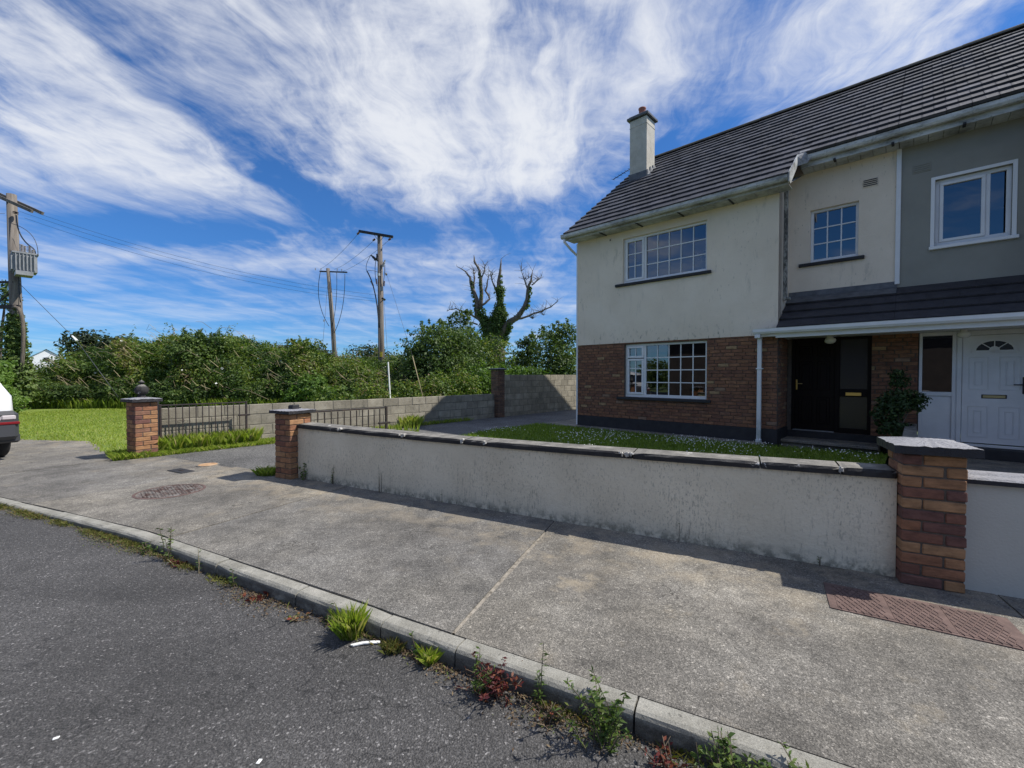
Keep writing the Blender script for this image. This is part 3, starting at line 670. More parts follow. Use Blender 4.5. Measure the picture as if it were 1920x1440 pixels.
def gable(mb, x, th, sgn, mi=0):
    pts = [(.07, 0.0), (7.5, 0.0), (7.5, rz_(RIDGE_Y) - .766 * 3.3 - .12), (RIDGE_Y, rz_(RIDGE_Y) - .12), (.07, rz_(0) - .08)]
    for xx in (x, x + th): mb.add([(xx, y, z) for y, z in (pts if (xx == x) else pts[::-1])], [tuple(range(5))], mi)
    for a, b in zip(pts, pts[1:] + pts[:1]): mb.quad((x, *a), (x, *b), (x + th, *b), (x + th, *a), mi)

BR_S = MB().cbox(0, .215, 0, .05, 0, .065, .005).mesh('brick', 'house_brick')
def brick_rows(x0, x1, z0, z1, holes):
    out = []; k = 0; z = z0
    while z < z1 - .03:
        h = min(.065, z1 - z)
        x = x0 - (.1125 if k % 2 else 0) - (.05 if k % 3 == 2 else 0)
        while x < x1:
            a, b = max(x, x0), min(x + .215, x1); segs = [(a, b)]
            for (ha, hb, hc, hd) in holes:
                if z + h > hc + .01 and z < hd - .01:
                    ns = []
                    for (p_, q_) in segs:
                        if q_ <= ha or p_ >= hb: ns.append((p_, q_))
                        else:
                            if p_ < ha: ns.append((p_, ha))
                            if q_ > hb: ns.append((hb, q_))
                    segs = ns
            out += [(p_, q_, z, h) for p_, q_ in segs if q_ - p_ > .03]
            x += .225
        z += .075; k += 1
    return out

# ================================================================== cream house
H = thing('house', 'cream rendered house with brick ground floor, chimney and bare front lawn', 'house', HO, HR)
UW = (1.37, 3.42, 3.735, 4.86); LW = (1.42, 3.43, .885, 2.205); SW = (5.18, 5.97, 3.765, 4.85)
DOOR = (4.87, 6.2, .26, 2.2)
m = MB(); wall_panel(m, 0, 4.8, 2.245, 5.3, [UW], -.012); wall_panel(m, 4.8, 6.55, 2.26, 5.95, [SW], .9)
m.quad((4.8, -.012, 2.245), (4.8, .9, 2.245), (4.8, .9, 5.95), (4.8, -.012, 5.3))
gable(m, 0.002, .25, -1); m.box(0, 6.55, 7.3, 7.5, 0, 6.1)
m.build('wall', 'house_render', H)
m = MB(); wall_panel(m, 0.001, 4.799, 0, 2.244, [LW], .012, .25); m.quad((4.792, .012, 0), (4.792, .9, 0), (4.792, .9, 2.244), (4.792, .012, 2.244)); wall_panel(m, 4.8, 6.86, 0, 2.26, [DOOR], .912, .25)
bw = m.build('brick_wall', 'mortar', H)
rows = brick_rows(0, 4.8, .34, 2.245, [LW])
full = [r for r in rows]; full.sort(key=lambda r: -r[0])
for (a, b, z, h) in full[:300]:
    link('brick', BR_S, bw, (a + .004, random.uniform(-.003, .002), z), scale=((b - a - .008) / .215 if b - a < .2 else 1, 1, h / .065))
m = MB()
for (a, b, z, h) in full[300:]: y = random.uniform(-.003, .002); m.cbox(a + .004, b - .004, y, y + .05, z, z + h, .004)
k = 0; z = .34
while z < 2.2:                                          # return into the porch and the piers beside the doors
    y = -.0 + (.105 if k % 2 else .215)
    e = .0
    while e < .9:
        e2 = min(e + (.1025 if (k % 2 and e == 0) else .215), .9); xx = random.uniform(-.002, .002)
        if e2 - e > .03: m.cbox(4.76, 4.80 + xx, e + .056 if e == 0 else e + .004, e2 - .004, z, z + .065, .004)
        e = e2 + .01
    z += .075; k += 1
for (a, b, z, h) in brick_rows(6.2, 6.86, .26, 2.25, []): y = .9 + random.uniform(-.003, .002); m.cbox(a + .004, b - .004, y, y + .05, z, z + h, .004)
m.build('brickwork', 'house_brick', bw, kind='stuff')
m = MB(); m.cbox(-.012, 4.812, -.014, .3, -.05, .335, .006); m.cbox(4.5, 4.814, .302, .9, -.05, .33, .006); m.cbox(4.815, 6.86, .885, 1.2, -.05, .258, .004)
m.build('plinth', 'black_paint', H)
m = MB(); m.cbox(-.03, .012, -.022, .02, .07, 5.02, .003); m.build('corner_trim', 'white_pvc', H)
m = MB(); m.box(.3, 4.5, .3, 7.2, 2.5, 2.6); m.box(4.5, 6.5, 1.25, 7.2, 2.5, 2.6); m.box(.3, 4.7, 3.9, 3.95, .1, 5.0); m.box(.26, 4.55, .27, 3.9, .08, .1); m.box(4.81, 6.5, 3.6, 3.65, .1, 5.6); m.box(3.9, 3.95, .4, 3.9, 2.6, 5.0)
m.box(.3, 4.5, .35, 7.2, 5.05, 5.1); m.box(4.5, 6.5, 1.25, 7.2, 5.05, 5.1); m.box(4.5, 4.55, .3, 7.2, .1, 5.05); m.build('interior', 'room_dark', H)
# windows
xm = 1.965
window(H, *UW, -.012, [(1.42, xm - .055, 3.805, 4.81, 2, 3, True), (xm, 3.37, 3.805, 4.81, 5, 3, False)])
window(H, *LW, .0, [(1.47, xm - .055, 1.86, 2.155, 2, 1, True), (1.47, xm - .055, .955, 1.84, 2, [.76], True), (xm, 3.38, .955, 2.155, 5, 4, False)])
window(H, *SW, .9, [(5.23, 5.92, 3.835, 4.8, 3, 3, False)])
# front door set
m = MB(); x0, x1, z0, z1 = DOOR
m.cbox(x0 + .002, x0 + .06, .97, 1.08, z0, z1, .004); m.cbox(5.62, 5.7, .97, 1.08, z0, z1, .004); m.cbox(x1 - .06, x1 - .002, .97, 1.08, z0, z1, .004); m.cbox(x0 + .06, 5.62, .971, 1.079, z1 - .06, z1, .004); m.cbox(5.7, x1 - .06, .971, 1.079, z1 - .05, z1, .004)
m.cbox(5.7, x1 - .06, .972, 1.078, 1.0, 1.15, .004); m.cbox(5.7, x1 - .06, .972, 1.078, z0, .36, .004)
df = m.build('door_frame', 'dark_wood_door', H)
MB().cbox(5.7, x1 - .06, 1.01, 1.04, 1.15, z1 - .05, .002).build('sidelight_glass', 'obscure_glass', df)
MB().cbox(5.7, x1 - .06, 1.005, 1.04, .36, 1.0, .002).build('sidelight_panel', 'obscure_glass', df)
MB().cbox(5.8, 6.05, .955, .975, 1.02, 1.085, .004).build('letter_plate', 'brass', df)
m = MB(); m.cbox(x0 + .06, 5.62, 1.005, 1.05, z0 + .02, z1 - .06, .003); dd = m.build('door', 'dark_wood_door', H)
for (a, b) in ((5.0, 5.24), (5.32, 5.54)):
    for (c, d) in ((.42, .98), (1.12, 1.72), (1.82, 2.05)):
        q = MB(); q.cbox(a, b, .993, 1.006, c, d, .01); q.cbox(a + .05, b - .05, .985, .996, c + .05, d - .05, .008); q.build('door_panel', 'dark_wood_door', dd)
m = MB(); m.cbox(4.945, 4.975, .985, 1.004, 1.12, 1.34, .004); m.tube([(4.96, .985, 1.25), (4.96, .95, 1.25), (5.07, .945, 1.25)], .009, 6); m.build('door_handle', 'brass', dd)
MB().cbox(4.9, 5.62, .93, 1.0, z0 - .005, z0 + .018, .004).build('threshold', 'galvanised', df)
# roof
m = MB(); roof_deck(m, -.12, 5.0, -.44, RIDGE_Y); roof_deck(m, 5.0, 6.55, .46, RIDGE_Y); back_slope(m, -.12, 6.55)
RF = m.build('roof', 'black_paint', H)
CAMH = Vector((6.847, -9.998, 1.43))
inchim = lambda x, y: (.1 < x < .7 and 2.4 < y < 2.8)
PH = .363 - 3 * .345 * math.cos(PITCH)
sp = slope_spots(-.15, 5.05, PH, RIDGE_Y, inchim)
sp = [t for t in sp if not (t[0] > 4.76 and t[1] < .35) or t[0] <= 4.76]
sp += [t for t in slope_spots(5.05, 6.55, .363, RIDGE_Y)]
sp = [t for t in sp if t[1] > .2 or t[0] < 4.78]
tile_field(RF, sp, PITCH, lambda t: (Vector(t) - CAMH).length)
ridge(RF, -.15, 6.5)
m = MB()
for i in range(18):                                     # cement verge at the gable edge
    y = -.45 + i * .26; y2 = y + .25; m.cbox(-.165, -.118, 0, .1, 0, .1, .004) if False else None
m.add([(-.15, -.5, rz_(-.5) - .06), (-.15, RIDGE_Y, rz_(RIDGE_Y) - .06), (-.15, RIDGE_Y, rz_(RIDGE_Y) - .012), (-.15, -.5, rz_(-.5) - .012), (-.1, -.5, rz_(-.5) - .06), (-.1, RIDGE_Y, rz_(RIDGE_Y) - .06), (-.1, RIDGE_Y, rz_(RIDGE_Y) - .012), (-.1, -.5, rz_(-.5) - .012)],
      [(0, 1, 2, 3), (7, 6, 5, 4), (0, 3, 7, 4), (1, 5, 6, 2), (0, 4, 5, 1)])
m.build('verge', 'mortar', RF)
# chimney
m = MB(); m.cbox(.24, .795, 2.44, 3.0, 6.9, 9.26, .012); ch = m.build('chimney', 'chimney_render', RF)
m = MB(); m.cbox(.232, .803, 2.432, 3.008, 9.03, 9.05, .004); m.build('band', 'chimney_render', ch)
m = MB(); m.cbox(.17, .865, 2.37, 3.07, 9.27, 9.345, .01); m.cbox(.21, .825, 2.41, 3.03, 9.34, 9.39, .02); m.build('chimney_cap', 'lead', ch)
m = MB(); m.lathe([(.12, 0), (.12, .03), (.105, .05), (.1, .26), (.115, .28), (.115, .31), (.085, .31), (.08, .1)], 18, (.5, 2.74, 9.385)); m.build('chimney_pot', 'terracotta', ch, smooth=True)
m = MB(); m.box(.225, .81, 2.425, 2.44, 7.3, 7.62); m.box(.225, .81, 2.2, 2.44, 7.3, 7.31, M=Matrix.Translation((0, 2.44, 7.405)) @ Matrix.Rotation(PITCH, 4, 'X') @ Matrix.Translation((0, -2.44, -7.29))); m.build('apron_flashing', 'lead', ch)
m = MB()
for i in range(3):
    y = 2.45 + i * .19; z = rz_(y); m.cbox(.797, .83, y, y + .185, z - .05, z + .17 + random.uniform(-.03, .03), .006); m.cbox(.8, .93, y, y + .12, z + .0, z + .03, .004)
m.build('step_flashing', 'lead_pale', ch)
# eaves of the front bay
m = MB(); m.cbox(-.14, 5.02, -.4, -.38, 5.035, 5.17, .003); m.build('fascia', 'weathered_pvc', H)
m = MB(); 
for i in range(26):
    x = -.12 + i * .198; m.cbox(x, x + .192, -.379, -.013, 5.048, 5.06, .003)
m.build('soffit', 'weathered_pvc', H)
gt = gutter(H, 'gutter', -.2, 5.03, -.525, 5.175, 'weathered_pvc')
for x in (.9, 1.9, 2.9, 3.95): MB().cbox(x, x + .035, -.4, -.05, 5.028, 5.047, .003).build('soffit_clip', 'black_paint', H)
P_ = [Vector((-.12, -.46, 5.08)), Vector((-.12, -.46, 5.0)), Vector((-.075, -.2, 4.83)), Vector((-.05, .05, 4.72)), Vector((-.04, .3, 4.6)), Vector((-.04, .6, 4.4)), Vector((-.04, .6, .15))]
MB().tube(P_, .032, 8).build('downpipe', 'white_pvc', H, smooth=True)
# bargeboard on the bay's right-hand side
m = MB(); y0, y1 = -.5, .3
m.add([(5.035, y0, rz_(y0) + .03), (5.035, y0, rz_(y0) - .14), (5.035, y0 + .1, rz_(y0) - .16), (5.035, y1, rz_(y1) - .16), (5.035, y1, rz_(y1) + .03), (5.06, y0, rz_(y0) + .03), (5.06, y0, rz_(y0) - .14), (5.06, y0 + .1, rz_(y0) - .16), (5.06, y1, rz_(y1) - .16), (5.06, y1, rz_(y1) + .03)],
      [(4, 3, 2, 1, 0), (5, 6, 7, 8, 9), (0, 1, 6, 5), (1, 2, 7, 6), (2, 3, 8, 7), (3, 4, 9, 8), (4, 0, 5, 9)]); m.build('bargeboard', 'weathered_pvc', H)
m = MB(); m.quad((4.81, -.38, 5.045), (5.034, -.38, 5.045), (5.034, .9, 5.62), (4.81, .9, 5.62)); m.build('side_soffit', 'weathered_pvc', H)
m = MB(); m.add([(5.061, .2, rz_(.2) + .02), (5.061, .45, rz_(.45) + .03), (5.25, .45, rz_(.45) + .02), (5.32, .4, rz_(.4) - .06), (5.2, .35, rz_(.3) - .17), (5.062, .25, rz_(.2) - .14)], [(5, 4, 3, 2, 1, 0)]); m.build('valley_flashing', 'lead_pale', H)
# eaves of the recessed part
m = MB(); m.cbox(5.065, 6.55, .5, .52, 5.61, 5.75, .003); m.build('fascia', 'weathered_pvc', H)
m = MB()
for i in range(8): x = 5.06 + i * .187; m.cbox(x, x + .181, .521, .899, 5.625, 5.637, .003)
m.build('soffit', 'weathered_pvc', H)
gutter(H, 'gutter', 5.1, 6.56, .375, 5.8, 'weathered_pvc')
for x in (5.6, 6.45): MB().cbox(x, x + .04, .46, .6, 5.595, 5.63, .003).build('soffit_clip', 'black_paint', H)
m = MB(); m.cbox(4.805, 4.87, .38, .45, 3.0, 5.35, .006); m.cbox(4.81, 4.93, .36, .46, 2.97, 3.03, .01); m.build('downpipe', 'peeling_paint', H)
# wall vent
def vent(Hh, x, y, z, mat, slat):
    f = MB(); f.cbox(x, x + .24, y - .01, y + .01, z, z + .16, .003); v = f.build('vent', mat, Hh)
    for i in range(4): MB().box(x + .015, x + .225, y - .022, y - .011, z + .022 + i * .035, z + .036 + i * .035).build('slat', slat, v)
vent(H, 6.02, .9, 5.06, 'house_render', 'black_paint')
m = MB(); m.cbox(.98, 1.05, -.02, 0, 4.87, 4.95, .004); m.cbox(.998, 1.032, -.024, -.018, 4.888, 4.932, .003, 1); m.build('vent', ['house_render', 'black_paint'], H)
m = MB(); m.cbox(6.515, 6.585, .868, .91, 3.13, 5.63, .004); m.build('party_strip', 'white_pvc', H)
# porch roof over both doors: the cream house's half
PP = math.atan2(.72, 1.08)
def porch(Hh, x0, x1, seed):
    m = MB(); ya, za, yb, zb = -.16, 2.35, .9, 3.07
    m.quad((x0, ya, za), (x1, ya, za), (x1, yb, zb), (x0, yb, zb)); m.quad((x1, ya, za - .05), (x0, ya, za - .05), (x0, yb, zb - .05), (x1, yb, zb - .05)); m.quad((x0, ya, za - .05), (x0, ya, za), (x0, yb, zb), (x0, yb, zb - .05))
    pr = m.build('porch_roof', 'black_paint', Hh)
    for k in range(4):
        q = MB(); y = ya - .03 + k * .27; z = za + .004 + k * .18; x = x0
        ln = .4 if k < 3 else .31
        while x < x1 - .03:
            xb = min(x + (.2 if (k % 2 and x == x0) else .4), x1)
            t = MB(); t.cbox(0, xb - x - .0012, 0, ln, 0, .03, .0012)
            t.build('roof_tile', 'porch_tile', pr, (x, y, z + random.uniform(0, .002)), (PP - .11, 0, 0)); x = xb
    return pr
pr = porch(H, 4.81, 6.55, 1)
m = MB(); m.add([(4.81, .895, 3.19), (6.55, .895, 3.19), (6.55, .88, 3.085), (4.81, .88, 3.085), (6.55, .62, 2.935), (4.81, .62, 2.935)], [(3, 2, 1, 0), (5, 4, 2, 3)]); m.build('flashing', 'lead', pr)
m = MB(); m.cbox(4.8, 6.55, -.19, -.17, 2.165, 2.33, .003); m.build('porch_fascia', 'white_pvc', H)
m = MB(); m.cbox(4.802, 6.55, -.169, .9, 2.2, 2.212, .002); m.build('porch_soffit', 'white_pvc', H)
m = MB(); m.cbox(4.43, 4.8, -.19, -.0135, 2.2, 2.25, .003); m.build('porch_fascia_end', 'white_pvc', H)
gutter(H, 'gutter', 4.42, 6.555, -.305, 2.345, 'white_pvc')
m = MB(); m.cbox(4.46, 4.535, -.12, -.05, .1, 2.2, .006); m.cbox(4.45, 4.545, -.29, -.05, 2.17, 2.245, .008); m.cbox(4.44, 4.56, -.13, -.02, 1.55, 1.575, .004); m.cbox(4.45, 4.55, -.16, -.06, .06, .13, .01); m.build('downpipe', 'downpipe_pvc', H)
m = MB(); m.lathe([(.0, -.115), (.05, -.108), (.085, -.085), (.1, -.05), (.088, -.015), (.06, .0), (.06, .035), (0, .036)], 18, (5.58, .6, 2.165)); m.build('porch_light', 'white_glass_globe', H, smooth=True)
m = MB(); m.cbox(4.7, 6.3, .12, .92, .0, .121, .01) if False else m.cbox(4.68, 6.36, .3, .4, .06, .118, .01); m.build('step', 'pavement_concrete', H)

# ================================================================== grey house
GH = thing('house', 'dark grey rendered house with white door and white window surround', 'house', HO, HR)
GW = (7.04, 7.955, 3.735, 4.915)
m = MB(); wall_panel(m, 6.551, 8.7, 2.26, 5.95, [GW], .9); wall_panel(m, 8.7, 13.1, 0, 5.3, [(9.7, 11.7, 3.735, 4.86), (9.7, 11.7, .885, 2.2)], 0)
m.quad((8.7, 0, 0), (8.7, 0, 5.3), (8.7, .9, 5.95), (8.7, .9, 0)); gable(m, 12.85, .248, 1); m.box(6.551, 13.1, 7.3, 7.499, 0, 6.1); m.build('wall', 'grey_render', GH)
m = MB(); wall_panel(m, 8.25, 8.7, 0, 2.26, [], .912, .25); m.build('lower_wall', 'grey_render', GH)
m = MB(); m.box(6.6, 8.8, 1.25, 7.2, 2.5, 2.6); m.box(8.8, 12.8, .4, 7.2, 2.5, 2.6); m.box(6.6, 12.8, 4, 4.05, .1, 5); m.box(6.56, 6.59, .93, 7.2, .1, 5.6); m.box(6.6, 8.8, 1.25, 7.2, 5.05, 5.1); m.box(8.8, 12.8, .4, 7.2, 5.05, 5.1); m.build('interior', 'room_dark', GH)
window(GH, *GW, .9, [(7.1, 7.66, 3.81, 4.86, 1, 1, True), (7.715, 7.875, 3.81, 4.86, 1, 1, False)], sill='white', fr=.06, surround=True)
for z0, z1 in ((3.735, 4.86), (.885, 2.2)): window(GH, 9.7, 11.7, z0, z1, 0, [(9.75, 10.3, z0 + .07, z1 - .05, 1, 1, True), (10.36, 11.65, z0 + .07, z1 - .05, 1, 1, False)], sill='white', surround=True)
vent(GH, 6.74, .9, 5.11, 'grey_render', 'grey_render')
m = MB(); roof_deck(m, 6.551, 8.5, .46, RIDGE_Y); roof_deck(m, 8.5, 13.25, -.44, RIDGE_Y); back_slope(m, 6.551, 13.25); GR = m.build('roof', 'black_paint', GH)
sp = slope_spots(6.552, 8.652, .363, RIDGE_Y) + [t for t in slope_spots(8.652, 13.25, PH, RIDGE_Y)] + [t for t in slope_spots(8.352, 8.652, PH, .3)]
tile_field(GR, sp, PITCH, lambda t: (Vector(t) - CAMH).length + (2 if t[0] > 9.5 else 0))
ridge(GR, 6.6, 13.2)
m = MB(); m.cbox(6.552, 8.4, .5, .52, 5.61, 5.75, .003); m.cbox(8.4, 13.25, -.4, -.38, 5.035, 5.17, .003); m.build('fascia', 'weathered_pvc', GH)
m = MB()
for i in range(9): x = 6.56 + i * .19; m.cbox(x, x + .184, .521, .899, 5.625, 5.637, .003)
m.box(8.4, 13.2, -.379, 0, 5.05, 5.06); m.build('soffit', 'weathered_pvc', GH)
gutter(GH, 'gutter', 6.562, 8.42, .375, 5.8, 'weathered_pvc'); gutter(GH, 'gutter', 8.35, 13.2, -.525, 5.175, 'weathered_pvc')
MB().cbox(7.35, 7.39, .46, .6, 5.595, 5.63, .003).build('soffit_clip', 'black_paint', GH)
porch(GH, 6.552, 8.7, 2)
m = MB(); m.cbox(6.551, 9.0, -.19, -.17, 2.165, 2.33, .003); m.build('porch_fascia', 'white_pvc', GH)
m = MB(); m.cbox(6.551, 8.7, -.169, .9, 2.2, 2.212, .002); m.build('porch_soffit', 'white_pvc', GH)
gutter(GH, 'gutter', 6.556, 9.05, -.305, 2.345, 'white_pvc')
# white door set
m = MB(); za, zb = .245, 2.2
for a, b in ((6.87, 6.915), (7.3, 7.345), (7.36, 7.42), (8.17, 8.24)): m.cbox(a, b, .93, 1.02, za, zb, .004)
m.cbox(6.915, 7.3, .931, 1.019, 2.14, zb, .004); m.cbox(7.42, 8.17, .931, 1.019, 2.12, zb, .004); m.cbox(6.915, 7.3, .931, 1.019, 1.06, 1.13, .004); m.cbox(6.915, 7.3, .931, 1.019, za, .31, .004); m.box(7.345, 7.36, .95, 1.01, za, zb)
df = m.build('door_frame', 'white_pvc', GH)
link('sidelight_glass', PANE, df, (6.915, .98, 1.13), scale=(.385, 1, 1.01))
m = MB(); m.cbox(6.915, 7.3, .965, .99, .31, 1.06, .003); m.build('sidelight_panel', 'white_pvc', df)
MB().cbox(7.38, 8.24, .9, .96, .2, .245, .005).build('threshold', 'white_pvc', df)
m = MB(); m.cbox(7.425, 8.165, .955, 1.0, .26, 2.115, .003); dd = m.build('door', 'white_pvc', GH)
for (a, b) in ((7.5, 7.74), (7.86, 8.1)):
    for (c, d) in ((.36, .9), (1.18, 1.74)):
        q = MB()
        for (o, yy) in ((0, .945), (.07, .943)):
            A, B, Cc, D = a + o, b - o, c + o * 1.1, d - o * 1.1; t = .014
            q.cbox(A, B, yy, .957, Cc, Cc + t, .003); q.cbox(A, B, yy, .957, D - t, D, .003); q.cbox(A, A + t, yy, .957, Cc + t, D - t, .003); q.cbox(B - t, B, yy, .957, Cc + t, D - t, .003)
        q.build('door_panel', 'white_pvc', dd)
m = MB()                                               # fan light with sunburst bars
for i in range(12):
    a0, a1 = math.pi * i / 12, math.pi * (i + 1) / 12
    for r0, r1, y0 in ((.215, .265, .942),):
        m.quad(*[(7.8 + r * math.cos(a) * 1.0, y0, 1.85 + r * math.sin(a) * .75) for r, a in ((r0, a0), (r1, a0), (r1, a1), (r0, a1))])
m.box(7.53, 8.07, .942, .955, 1.815, 1.855)
for a in (math.pi * .27, math.pi * .5, math.pi * .73):
    c, s_ = math.cos(a), math.sin(a) * .75; p0 = Vector((7.8 + .06 * c, .945, 1.85 + .06 * s_)); p1 = Vector((7.8 + .23 * c, .945, 1.85 + .23 * s_)); m.tube([p0, p1], .009, 4)
m.lathe([(.07, 0), (.06, .02), (0, .021)], 14, (0, 0, 0)) if False else None
m.tube([(7.8, .957, 1.86), (7.8, .942, 1.86)], .062, 14); m.build('fan_light_frame', 'white_pvc', dd)
m = MB(); m.add([(7.8 + .24 * math.cos(math.pi * i / 12), .95, 1.852 + .18 * math.sin(math.pi * i / 12)) for i in range(13)], [tuple(range(13))]); m.build('fan_light_glass', 'obscure_glass', dd)
m = MB(); m.cbox(7.66, 7.95, .94, .957, 1.035, 1.1, .004); m.cbox(7.675, 7.935, .935, .945, 1.045, 1.088, .003, 1); m.build('letter_plate', ['black_paint', 'brass_pale'], dd)
m = MB(); m.cbox(8.12, 8.15, .935, .957, 1.12, 1.4, .004); m.tube([(8.135, .94, 1.27), (8.135, .9, 1.27), (8.02, .895, 1.27)], .01, 6); m.build('door_handle', 'black_paint', dd)
m = MB(); m.lathe([(.0, -.105), (.05, -.1), (.08, -.08), (.09, -.05), (.08, -.015), (.05, .0), (.05, .035), (0, .036)], 18, (7.42, .6, 2.165)); m.build('porch_light', 'white_glass_globe', GH, smooth=True)
m = MB(); m.cbox(6.87, 8.3, .62, .93, .0, .2, .01); m.build('step', 'black_paint', GH)

# TV aerial beyond the chimney
ar = thing('tv_aerial', 'thin black television aerial poking out behind the chimney', 'aerial', hw(-.05, 3.35, 8.0), HR)
MB().tube([(.3, 0, .4), (-.2, -1.05, -.4)], .012, 5).build('boom', 'cable_black', ar)
for i in range(10):
    t = i / 9; c = Vector((.3, 0, .4)).lerp(Vector((-.2, -1.05, -.4)), t); d = Vector((.35, -.1, -.2)).normalized() * (.09 + .05 * (1 - t))
    MB().tube([c - d, c + d], .006, 4).build('element', 'cable_black', ar)
MB().tube([(.3, 0, .4), (.34, -.1, .0), (.36, -.3, -.35)], .014, 5).build('mast', 'cable_black', ar)
fa = thing('flower_ornament', 'white blossom ornament behind the upper left bedroom window', 'flowers', hw(3.2, .3, 4.15), HR)
m = MB()
for i in range(34):
    c = Vector((random.gauss(0, .11), random.gauss(0, .04), random.gauss(0, .09) + (.25 if i > 24 else 0)))
    if i > 24: c.x = .1 + random.gauss(0, .02)
    m.lathe([(.0, -.018), (.022, 0), (0, .018)], 6, c)
m.build('blossom', 'petal_white', fa); MB().tube([(-.15, .05, -.35), (0, 0, 0), (.1, 0, .3)], .006, 4).build('stem', 'twig', fa)

# ================================================================== garden walls and pillars
gwl = thing('garden_wall', 'long stained cream plaster garden wall with dark coping along the pavement', 'wall', WO, WR)
def sag(s, L=6.43): return -.028 * math.sin(math.pi * min(1, max(0, s / L)))
m = MB(); K = 24; vs = []
for i in range(K + 1):
    s = .0 + 6.44 * i / K; zt = .7 + sag(s); zb = -.02
    vs += [(s, 0, zb), (s, 0, zt), (s, .2, zt), (s, .2, zb)]
m.add(vs, [(i * 4 + j, (i + 1) * 4 + j, (i + 1) * 4 + (j + 1) % 4, i * 4 + (j + 1) % 4) for i in range(K) for j in range(4)] + [(0, 1, 2, 3), (K * 4 + 3, K * 4 + 2, K * 4 + 1, K * 4)]); m.build('wall_body', 'garden_wall_plaster', gwl)
cj = [-.0, .9, 1.93, 2.78, 3.05, 4.6, 5.6, 6.12, 6.44]
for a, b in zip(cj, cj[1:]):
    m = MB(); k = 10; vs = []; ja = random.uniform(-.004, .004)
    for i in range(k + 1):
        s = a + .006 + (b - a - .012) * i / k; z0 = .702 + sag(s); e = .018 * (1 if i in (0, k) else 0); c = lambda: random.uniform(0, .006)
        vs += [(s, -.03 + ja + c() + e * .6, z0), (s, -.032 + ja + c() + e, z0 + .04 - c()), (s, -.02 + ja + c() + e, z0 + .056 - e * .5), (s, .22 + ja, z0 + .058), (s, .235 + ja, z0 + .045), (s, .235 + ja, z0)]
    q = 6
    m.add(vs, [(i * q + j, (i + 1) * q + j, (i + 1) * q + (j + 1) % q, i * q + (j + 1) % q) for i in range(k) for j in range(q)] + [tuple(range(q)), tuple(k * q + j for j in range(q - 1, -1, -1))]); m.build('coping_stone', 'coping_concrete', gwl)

for s_c, k_ in ((.9, 4), (1.93, 6), (2.78, 4), (3.05, 4), (4.52, 9), (6.12, 2)):
    m = MB()
    for _ in range(k_):
        a, e = s_c + random.gauss(0, .02 * k_ / 4), random.uniform(.006, .015); m.cbox(a - e, a + e * random.uniform(.6, 1.3), -.04, -.02 + random.uniform(0, .03), .735 + sag(s_c) + random.uniform(-.02, .012), .757 + sag(s_c) + random.uniform(-.004, .008), .004, jit=.005)
    m.build('broken_mortar', 'old_mortar', gwl)
PB = MB().cbox(0, .215, 0, .1025, 0, .065, .006, jit=.0012).mesh('brick', 'pillar_brick'); PBO = MB().cbox(0, .215, 0, .1025, 0, .065, .006, jit=.0012).mesh('brick', 'old_brick')
def pillar(P, x, y, z0, courses, me, lean=0):
    """one and a half brick pier, four bricks pinwheeled round a mortar core in each course"""
    MB().box(x + .008, x + .32, y + .008, y + .32, z0, z0 + courses * .075 - .004).build('mortar_core', 'mortar', P)
    for k in range(courses):
        z = z0 + k * .075; j = lambda: random.uniform(-.003, .003)
        if k % 2 == 0: L = [(0, 0, 0), (.328, 0, 90), (.328, .328, 180), (0, .328, 270)]; off = 0
        else: L = None
        if L:
            for (ax, ay, r) in L: link('brick', me, P, (x + ax + j(), y + ay + j(), z), (0, 0, R(r)))
        else:
            for (ax, ay, r) in ((.113, 0, 0), (.328, .113, 90), (.215, .328, 180), (0, .215, 270)): link('brick', me, P, (x + ax + j(), y + ay + j(), z), (0, 0, R(r)))
def cap(P, x, y, z, o=.055, t=.055, rise=.03):
    m = MB(); a, b = -o, .328 + o; vs = []
    n = 14
    ring = [(a + (b - a) * i / n, a) for i in range(n)] + [(b, a + (b - a) * i / n) for i in range(n)] + [(b - (b - a) * i / n, b) for i in range(n)] + [(a, b - (b - a) * i / n) for i in range(n)]
    k = len(ring); J = lambda: random.uniform(-.004, .004)
    for z_ in (0, t): vs += [(x + u + J(), y + v + J(), z + z_ + (J() if z_ else 0)) for u, v in ring]
    vs += [(x + .164 + (u - .164) * .45, y + .164 + (v - .164) * .45, z + t + rise * .7 + J()) for u, v in ring] + [(x + .164, y + .164, z + t + rise)]
    fs = [tuple(range(k - 1, -1, -1))] + [(j, (j + 1) % k, k + (j + 1) % k, k + j) for j in range(k)] + [(k + j, k + (j + 1) % k, 2 * k + (j + 1) % k, 2 * k + j) for j in range(k)] + [(2 * k + j, 2 * k + (j + 1) % k, 3 * k) for j in range(k)]
    m.add(vs, fs); return m.build('cap', 'cap_concrete', P)
RPn = thing('gate_pillar', 'nearest brick pillar with dark slab cap at right end of plaster wall', 'pillar', WO, WR, 'brick gate pillars')
pillar(RPn, 6.442, -.1, 0, 12, PB); cap(RPn, 6.442, -.1, .902)
LPn = thing('gate_pillar', 'brick pillar at left end of plaster wall with broken stub on its cap', 'pillar', WO, WR, 'brick gate pillars')
pillar(LPn, -.3, -.12, 0, 12, PB); cap(LPn, -.3, -.12, .902, .05, .04, .012); MB().cbox(-.22, -.1, .02, .13, .93, 1.01, .012, jit=.006).build('finial_stub', 'black_paint', LPn)
FPn = thing('gate_pillar', 'farthest brick gate pillar carrying an urn finial beside the grass', 'pillar', WO, WR, 'brick gate pillars')
pillar(FPn, -4.03, -.36, -.01, 13, PB); cap(FPn, -4.03, -.36, .968, .055, .05, .03)
